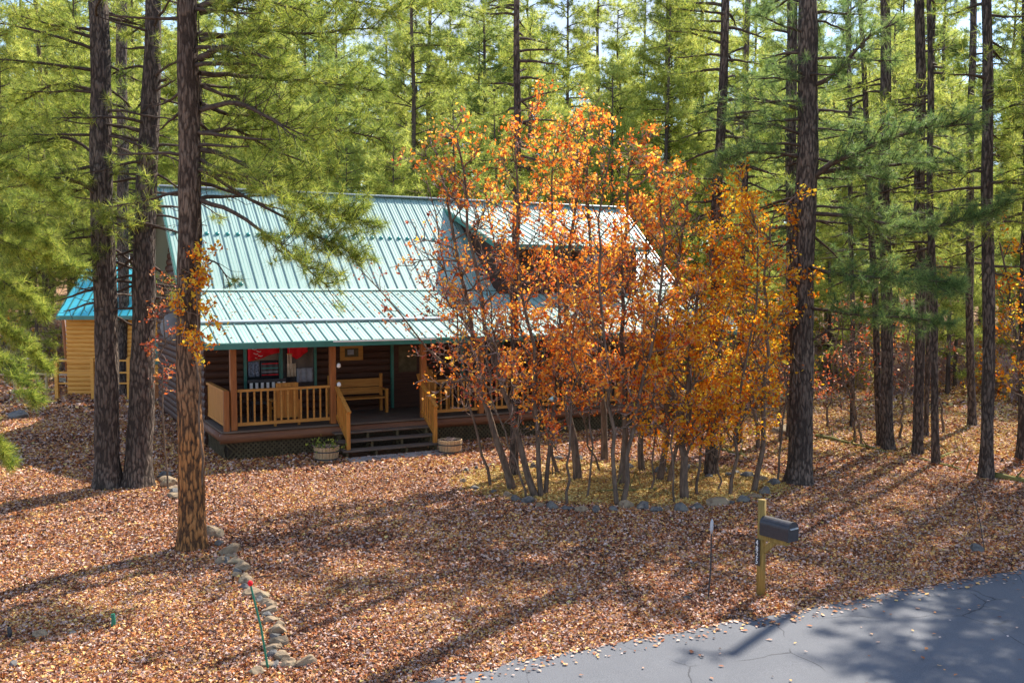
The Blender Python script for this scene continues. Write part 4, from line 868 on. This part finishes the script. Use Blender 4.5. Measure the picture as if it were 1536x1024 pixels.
MB().box(-.72, .72, .05, .09, .50, .68).box(-.72, .72, .05, .09, .70, .92).build('backrest', M['wood_h'], b_)
for sx in (-.75, .75):
    MB().box(sx-.035, sx+.035, .02, .10, 0, 1.05).build('end_post', M['wood'], b_); MB().box(sx-.035, sx+.035, -.44, -.36, 0, .62).build('leg', M['wood'], b_)
    MB().box(sx-.04, sx+.04, -.46, .019, .62, .66).build('armrest', M['wood'], b_)
t = HT('wall_picture', 'square carved wooden picture hanging on the log wall', 'picture', 3.95, WB-.09, 2.36)
MB().box(-.33, .33, -.02, .02, .12, .22).box(-.33, .33, -.02, .02, -.22, -.12).box(-.33, -.2, -.02, .02, -.12, .12).box(.2, .33, -.02, .02, -.12, .12).build('frame', M['wood_h'], t)
MB().box(-.2, .2, -.01, .01, -.12, .12).build('panel', M['lattice'], t); MB().box(-.12, .06, -.02, -.012, -.06, .08).build('carving', M['grey_cloth'], t)
t = HT('wind_chime', 'wooden wind chime hanging under the porch eave', 'wind chime', 1.72, .45, 2.72)
mb = MB().tube([(0, 0, 0), (0, 0, -.2)], .004, 5); mb.build('cord', M['twig'], t); MB().tube([(0, 0, -.2), (0, 0, -.22)], .07, 10).build('cap', M['wood'], t)
for i in range(5): an = i*1.256; MB().tube([(.05*math.cos(an), .05*math.sin(an), -.22), (.05*math.cos(an), .05*math.sin(an), -.46-.03*i)], .010, 6).build('tube', M['tan'], t)
for z_, l_ in ((2.2, 'white lamp fixed high on the post left of the steps'), (1.72, 'small white light on the rail post left of the steps')):
    t = HT('porch_light', l_, 'light', 2.85, -.02, z_); mb = MB().tube([(0, 0, -.05), (0, 0, -.02), (0, 0, .04), (0, 0, .07)], [.02, .055, .05, .015], 10); mb.build('globe', M['white'], t, smooth=True)
    MB().box(-.06, -.03, .0, .06, -.03, .03).build('bracket', M['black'], t)
# ---------------------------------------------------------------- planters
def planter(px, py, r, label, green):
    p = G(px, py); t = thing('planter_barrel', label, 'planter', p); H_ = .36
    mb = MB(); n_ = 22
    for k_ in range(n_):
        a0 = 2*math.pi*(k_+.06)/n_; a1 = 2*math.pi*(k_+.94)/n_; vs = []
        for z_, rr in ((-.02, r*.84), (H_*.5, r*.95), (H_, r)):
            for a_ in (a0, a1):
                for e in (0, -.025): vs.append(((rr+e)*math.cos(a_), (rr+e)*math.sin(a_), z_))
        fs = [(0,2,6,4),(4,6,10,8),(1,5,7,3),(5,9,11,7),(8,10,11,9),(0,4,5,1),(4,8,9,5),(2,3,7,6),(6,7,11,10)]
        mb.add(vs, fs)
    mb.build('staves', M['barrel'], t)
    for z_, rr in ((.07, r*.885), (.25, r*.975)): 
        mb = MB(); q = 28
        vs = [((rr+.008)*math.cos(2*math.pi*k_/q), (rr+.008)*math.sin(2*math.pi*k_/q), z_+dz) for dz in (-.016, .016) for k_ in range(q)]
        mb.add(vs, [(k_, (k_+1) % q, q+(k_+1) % q, q+k_) for k_ in range(q)]).build('hoop', M['black'], t)
    MB().tube([(0, 0, H_-.08), (0, 0, H_-.05)], [r*.92, r*.92], 20).build('soil', M['soil'], t)
    mb = MB(); C = []; 
    for i in range(16):
        an = random.random()*6.28; q = [(random.uniform(-.6, .6)*r, random.uniform(-.6, .6)*r, H_-.06)]; 
        for j in range(3): q.append((q[-1][0]+math.cos(an)*.07, q[-1][1]+math.sin(an)*.07, q[-1][2]+.05-.02*j))
        mb.tube(q, [.006, .005, .004, .003], 4); C.append(q[-1])
    mb.build('dry_stems', M['twig'], t)
    if green:
        C = np.repeat(np.array(C), 8, 0)+rng.normal(size=(16*8, 3))*.08; V, F = leafquads(C, .07, 1., up=rng.normal(size=(128, 3))); o = npmesh('plant', V, F, M['needle_near'], t); o['kind'] = 'stuff'
planter(490, 691, .31, 'half barrel planter with green plants left of the porch steps', True)
planter(675, 680, .31, 'empty half barrel planter right of the porch steps', False)
# ---------------------------------------------------------------- mailbox
mp_ = G(1141, 894); MR = R(-55); t = thing('mailbox', 'black metal mailbox on a wooden post near the road', 'mailbox', mp_, MR)
# local x points along the box (towards the road, right and nearer); post round
mb = MB().tube([(0, 0, -.1), (0, 0, .7), (0, 0, 1.33)], [.062, .058, .055], 14); mb.build('post', M['mail_post'], t, smooth=True)
mb = MB().box(.0, .44, -.045, .045, .80, .87).bar((.03, 0, .62), (.22, 0, .80), .07, .05, (0, 1, 0)); mb.build('bracket', M['mail_post'], t)
n_ = 12; prof = [(-.1, .0), (.1, .0), (.1, .15)]+[(.1*math.cos(q), .15+.1*math.sin(q)) for q in np.linspace(.2, math.pi-.2, n_)]+[(-.1, .15)]
vs = [(x_, y_, .875+z_) for x_ in (.045, .50) for y_, z_ in prof]; k = len(prof)
bx = MB().add(vs, [(i, (i+1) % k, k+(i+1) % k, k+i) for i in range(k)]+[tuple(range(k-1, -1, -1)), tuple(range(k, 2*k))]).build('box', M['black'], t)
prof2 = [(y_*1.05, (z_-.1)*1.05+.1) for y_, z_ in prof]; vs = [(x_, y_, .875+z_) for x_ in (.502, .525) for y_, z_ in prof2]
MB().add(vs, [(i, (i+1) % k, k+(i+1) % k, k+i) for i in range(k)]+[tuple(range(k-1, -1, -1)), tuple(range(k, 2*k))]).build('door', M['black'], t)
MB().box(.526, .545, -.075, .075, 1.035, 1.05).build('door_latch', M['flash'], t)
fl = Vector((-.93, -.37, 0)).normalized(); ca_, sa_ = math.cos(-MR), math.sin(-MR); nl_ = Vector((fl.x*ca_-fl.y*sa_, fl.x*sa_+fl.y*ca_, 0)); sl2 = Vector((0, 0, 1)).cross(nl_)
c0 = nl_*.066; up_ = Vector((0, 0, 1)); vs = [c0+sl2*a_*.052+nl_*d_*.004+up_*z_ for d_ in (-1, 1) for a_, z_ in ((-1, .44), (1, .44), (1, .80), (-1, .80))]
plate = MB().add(vs, [(0,3,2,1),(4,5,6,7),(0,1,5,4),(1,2,6,5),(2,3,7,6),(3,0,4,7)]).build('number_plate', M['black'], t)
for i, ch in enumerate('4825'):
    cu = bpy.data.curves.new('digit', 'FONT'); cu.body = ch; cu.size = .105; cu.extrude = .002; cu.align_x = 'CENTER'
    to = bpy.data.objects.new('digit', cu); col.objects.link(to)
    dg = bpy.context.evaluated_depsgraph_get(); me = bpy.data.meshes.new_from_object(to.evaluated_get(dg)); bpy.data.objects.remove(to)
    d_ = link_mesh('digit', me, M['white'], plate); p_ = c0+nl_*.007+up_*(.715-i*.085); d_.location = p_
    mt4 = Matrix((( sl2.x, 0, nl_.x), (sl2.y, 0, nl_.y), (0, 1, 0))); d_.rotation_euler = mt4.to_euler()
# ---------------------------------------------------------------- stones
def stone(x, y, s, label, group, mt_, name='border_stone'):
    p = np.array([x, y, float(gz(x, y))]); import bmesh
    bm = bmesh.new(); bmesh.ops.create_icosphere(bm, subdivisions=3, radius=1.)
    sd0 = Vector((x*7.3, y*3.1, 0)); sc = Vector((s*(.9+.5*random.random()), s*(.7+.4*random.random()), s*(.55+.3*random.random())))
    cuts = [(Vector((random.gauss(0, 1), random.gauss(0, 1), random.gauss(0, .7)+.3)).normalized(), .52+.3*random.random()) for _ in range(9)]
    for v_ in bm.verts:
        q = v_.co.copy()
        for n_, d_ in cuts:
            e = q.dot(n_)-d_
            if e > 0: q -= n_*e*.97
        q *= 1+.10*mnoise.noise(q*2.2+sd0)+.05*mnoise.noise(q*6+sd0)
        v_.co = Vector((q.x*sc.x, q.y*sc.y, q.z*sc.z))
    me = bpy.data.meshes.new(name); bm.to_mesh(me); bm.free()
    o = link_mesh(name, me, M[mt_]); o.location = (p[0], p[1], p[2]+sc.z*.42); o.rotation_euler = (0, 0, random.random()*6.28)
    return tag(o, label, 'stone', group)
ORD = ['first', 'second', 'third', 'fourth', 'fifth', 'sixth', 'seventh', 'eighth', 'ninth', 'tenth', 'eleventh', 'twelfth', 'thirteenth', 'fourteenth', 'fifteenth', 'sixteenth', 'seventeenth', 'eighteenth', 'nineteenth', 'twentieth', 'twenty-first', 'twenty-second', 'twenty-third', 'twenty-fourth', 'twenty-fifth', 'twenty-sixth']
ring = [(693,722,6),(712,733,8),(740,738,6),(762,745,8),(775,752,10),(793,755,9),(808,762,7),(828,764,11),(850,766,8),(873,768,8),(893,768,10),(921,767,8),(938,763,10),(965,764,11),(985,768,9),(1000,765,7),(1023,765,12),(1046,763,9),(1074,757,14),(1097,757,7),(1113,755,11),(1133,748,9),(1148,742,11),(1160,728,9),(1142,722,8),(1120,716,9)]
for i, (px, py, s_) in enumerate(ring):
    p = G(px, py); stone(p[0], p[1], s_*p[1]/FOC*1.15, f'{"bluish grey" if i % 3 else "brownish"} stone, {ORD[i]} from the left along the oak bed edge', 'stones ringing the oak bed', 'stone' if i % 3 else 'stone_tan')
back = [(700,708,7),(715,705,5),(735,700,5),(800,702,6),(838,690,8),(868,690,7),(945,700,8),(990,706,9),(1030,702,8),(1063,716,6),(1094,715,7),(1106,710,6)]
for i, (px, py, s_) in enumerate(back):
    p = G(px, py); stone(p[0], p[1], s_*p[1]/FOC*1.1, f'dark stone, {ORD[i]} from the left along the back of the oak bed', 'stones behind the oak bed', 'stone')
line = [(246,716,7),(254,728,11),(262,742,7),(266,748,6),(322,803,13),(344,832,12),(334,846,9),(352,847,8),(362,856,10),(355,866,7),(370,876,9),(378,893,10),(390,899,9),(398,908,7),(405,921,10),(408,933,9),(416,950,11),(420,968,12),(408,977,8),(422,990,10),(432,1000,9),(404,1000,9),(460,998,12),(386,1012,8)]
line = [q for i, q in enumerate(line) for q in ([q] if i in (3, 23) else [q, ((q[0]+line[min(i+1, 22)][0])/2+(5 if i % 2 else -4), (q[1]+line[min(i+1, 22)][1])/2, 7)])]
ORD += ['thirtieth' if k == 30 else f'{k}th' for k in range(26, 60)]
for i, (px, py, s_) in enumerate(line):
    p = G(px, py); stone(p[0], p[1], s_*p[1]/FOC*1.5, f'{"tan" if i % 4 else "grey"} rock, {ORD[i]} counted from the cabin end of the left rock row', 'rocks lining the left edge of the yard', 'stone_tan' if i % 4 else 'stone')
for px, py, s_, l_ in ((190,575,9,'pale boulder at the foot of the slim pine between the trunks'), (175,570,8,'grey boulder left of the pale one near the slim pine'), (60,955,11,'flat pinkish rock near the bottom left corner'), (110,952,8,'small flat rock beside the short green stake'), (28,628,14,'grey rock under the drooping boughs at the left edge'), (1464,829,12,'dark round rock beside the road at right'), (1030,897,7,'small flat grey rock left of the mailbox'), (1175,650,17,'squat orange-brown boulder behind the largest pine'), (862,622,7,'dark round rock by the lattice'), (20,1000,9,'flat rock in the bottom left corner')):
    p = G(px, py); stone(p[0], p[1], s_*p[1]/FOC, l_, None, 'stone_tan' if 'pink' in l_ or 'orange' in l_ or 'pale' in l_ else 'stone', 'rock')
# fallen logs
def log_(p, q, r, label, bend=.1):
    a = G(*p); b = G(*q); n_ = 9; pts = [a+(b-a)*i/(n_-1)+np.array([0, math.sin(i*1.3)*bend*.3, r*.6+random.uniform(-.02, .02)]) for i in range(n_)]
    t = thing('fallen_log', label, 'log', a); MB().tube(pts, [r*(1-.5*i/(n_-1))*random.uniform(.85, 1.15) for i in range(n_)], 9).build('trunk', M['moss'], t, off=a, smooth=True)
    for i in (2, 4, 6): MB().tube([pts[i], pts[i]+np.array([random.uniform(-.3, .3), random.uniform(-.2, .3), .3])], [r*.35, .008], 5).build('broken_branch', M['moss'], t, off=a)
log_((1490, 718), (1620, 735), .09, 'mossy fallen log running off the right edge'); log_((1380, 690), (1475, 716), .05, 'thin mossy log leading to the stout roadside pine')
log_((1225, 655), (1330, 680), .07, 'mossy log lying before the left-leaning grove stem'); log_((1410, 688), (1460, 664), .035, 'dark thin fallen branch between two grove trunks')
log_((985, 735), (900, 738), .035, 'thin fallen branch inside the stone ringed bed'); log_((1060, 668), (1130, 690), .05, 'dark fallen log beyond the oaks')
# ---------------------------------------------------------------- small yard things
def stake(px, py, tx, ty, r, label, cat_, mt_, tip=None, tipl=.12):
    b = G(px, py); e = atY(tx, ty, b[1]); t = thing('yard_stake', label, cat_, b); MB().tube([b-np.array([0, 0, .05]), (b+e)/2+np.array([.015, 0, 0]), e], [r, r*.9, r*.8], 7).build('rod', M[mt_], t, off=b)
    if tip:
        d = unit(e-b); MB().tube([e, e+d*tipl*.3, e+d*tipl*.8, e+d*tipl], [r*1.1, r*1.9, r*1.8, r*.5], 9).build('tip', M[tip], t, off=b, smooth=True)
    return t
stake(1062, 897, 1067, 800, .012, 'thin dark rod with a pale oval top left of the mailbox', 'stake', 'black', 'galv', .2)
stake(403, 1004, 376, 878, .014, 'leaning green stake with a red tip in the left rock row', 'stake', 'green_stake', 'red', .06)
stake(168, 942, 169, 920, .03, 'short green stake at the lower left', 'stake', 'green_stake'); stake(13, 957, 13, 940, .03, 'dark stub stake at the far lower left', 'stake', 'black')
stake(1478, 828, 1460, 742, .008, 'thin bent wire rod by the dark rock at right', 'rod', 'black')
b = G(829, 712); e = atY(829, 600, b[1]); t = thing('garden_lamp', 'pale blue topped garden lamp on a thin pole among the oaks', 'lamp', b)
MB().tube([b, e], .012, 6).build('pole', M['black'], t, off=b); MB().tube([e, e+np.array([0, 0, .03]), e+np.array([0, 0, .09])], [.10, .09, .01], 12).build('cap', M['paleblue'], t, off=b)
# ---------------------------------------------------------------- cabin beyond the left yard
L0 = G(103, 592); x0 = L0[0]; y0 = L0[1]; sh_ = thing('small_cabin', 'golden log outbuilding with a turquoise roof beyond the left trunks', 'building', L0)
mb = MB(); W_ = 5.2; logs(mb, (0, 0), (W_, 0), 0, 3.2, (0, -1), h=.17); logs(mb, (0, 0), (0, 4), 0, 3.2, (-1, 0), h=.17); logs(mb, (W_, 0), (W_, 4), 0, 3.2, (1, 0), h=.17); mb.box(0, W_, 3.9, 4., 0, 3.2); mb.build('wall', M['log_gold'], sh_)
mb = MB(); mb.add([(-.15,-.5,3.1),(W_+.4,-.5,3.1),(W_+.4,2,5.0),(-.15,2,5.0),(-.15,4.5,3.1),(W_+.4,4.5,3.1),(-.15,-.5,3.02),(W_+.4,-.5,3.02),(W_+.4,2,4.92),(-.15,2,4.92),(-.15,4.5,3.02),(W_+.4,4.5,3.02)], [(0,1,2,3),(3,2,5,4),(6,9,8,7),(9,10,11,8),(0,6,7,1),(4,5,11,10),(0,3,9,6),(3,4,10,9),(1,7,8,2),(2,8,11,5)])
r_ = mb.build('roof', M['roof_blue'], sh_)
mb = MB()
for i in range(20): x_ = -.13+i*.3; mb.bar((x_, -.5, 3.115), (x_, 2, 5.015), .03, .03, (0, -.55, .83))
mb.build('roof_rib', M['trim'], r_)
mb = MB().box(-.15, W_+.4, -.55, -.501, 2.94, 3.09); mb.build('gutter', M['trim'], sh_)
mb = MB()
for x_ in (.25, 1.6, 2.95, 4.3): mb.box(x_-.06, x_+.06, -1.5, -1.38, 0, 1.55)
for z_ in (.6, 1.0, 1.45): mb.box(.31, 4.24, -1.46, -1.41, z_-.03, z_+.03)
mb.build('railing', M['log_gold'], sh_)
MB().box(3.0, 4.4, -.07, -.05, 1.2, 2.3).build('window', M['trim'], sh_)
mb = MB()
for i in range(5): mb.box(3.3, 4.4, -1.3+i*.22, -1.1+i*.22, 0, .16*(i+1))
mb.build('steps', M['wood_red'], sh_)
b = G(104, 580); t = thing('utility_post', 'tall reddish grey post standing before the golden outbuilding', 'post', b); MB().tube([b-np.array([0, 0, .1]), b+np.array([-.1, 0, 1.6]), b+np.array([-.2, 0, 3.3])], [.10, .09, .08], 10).build('post', M['wood_red'], t, off=b, smooth=True)
MB().tube([b+np.array([.16, -.1, 0]), b+np.array([.02, -.1, 1.6]), b+np.array([-.02, -.1, 3.2])], [.04, .04, .04], 8).build('pipe', M['galv'], t, off=b)
b = G(70, 585); t = thing('rail_fence', 'weathered two rail fence left of the golden outbuilding', 'fence', b)
for i, dx in enumerate((-2.6, -1.3, 0., .9)): MB().tube([(dx, 0, -.1), (dx+.03, 0, 1.35)], [.06, .05], 8).build('post', M['tan'], t)
for z_ in (.6, 1.2): MB().tube([(-2.7, -.06, z_), (-.9, -.06, z_+.08), (1.0, -.06, z_+.02)], [.045, .04, .045], 7).build('rail', M['tan'], t)
b = G(133, 575); t = thing('tomato_cage', 'small pale cone shaped plant cage by the golden outbuilding', 'plant cage', b)
mb = MB()
for k_ in range(8): an = k_*.785; mb.tube([(.28*math.cos(an), .28*math.sin(an), 0), (0, 0, .85)], .012, 4)
for z_, rr in ((.15, .24), (.4, .15)): mb.tube([(rr*math.cos(k_*.785), rr*math.sin(k_*.785), z_) for k_ in range(9)], .012, 4)
mb.build('wire', M['galv'], t)
b = G(92, 578); o = stone(b[0], b[1], .42, 'low black covered heap left of the tall reddish post', None, 'black', 'covered_heap'); o['category'] = 'heap'
# satellite dish on the cabin gable
t = HT('satellite_dish', 'grey dish mounted on the gable end of the cabin', 'dish', -.35, 5.2, 3.05, .3)
mb = MB(); 
vs = [(.42*r_*math.cos(a_), .10*r_*r_-.1, .42*r_*math.sin(a_)) for r_ in (.02, .35, .7, 1.) for a_ in np.linspace(0, 2*math.pi, 17)[:-1]]
mb.add(vs, [(r_*16+k_, r_*16+(k_+1) % 16, (r_+1)*16+(k_+1) % 16, (r_+1)*16+k_) for r_ in range(3) for k_ in range(16)]).build('dish', M['galv'], t, smooth=True)
MB().tube([(0, -.05, 0), (.1, .25, -.2), (.36, .1, -.3)], .025, 6).build('arm', M['galv'], t)
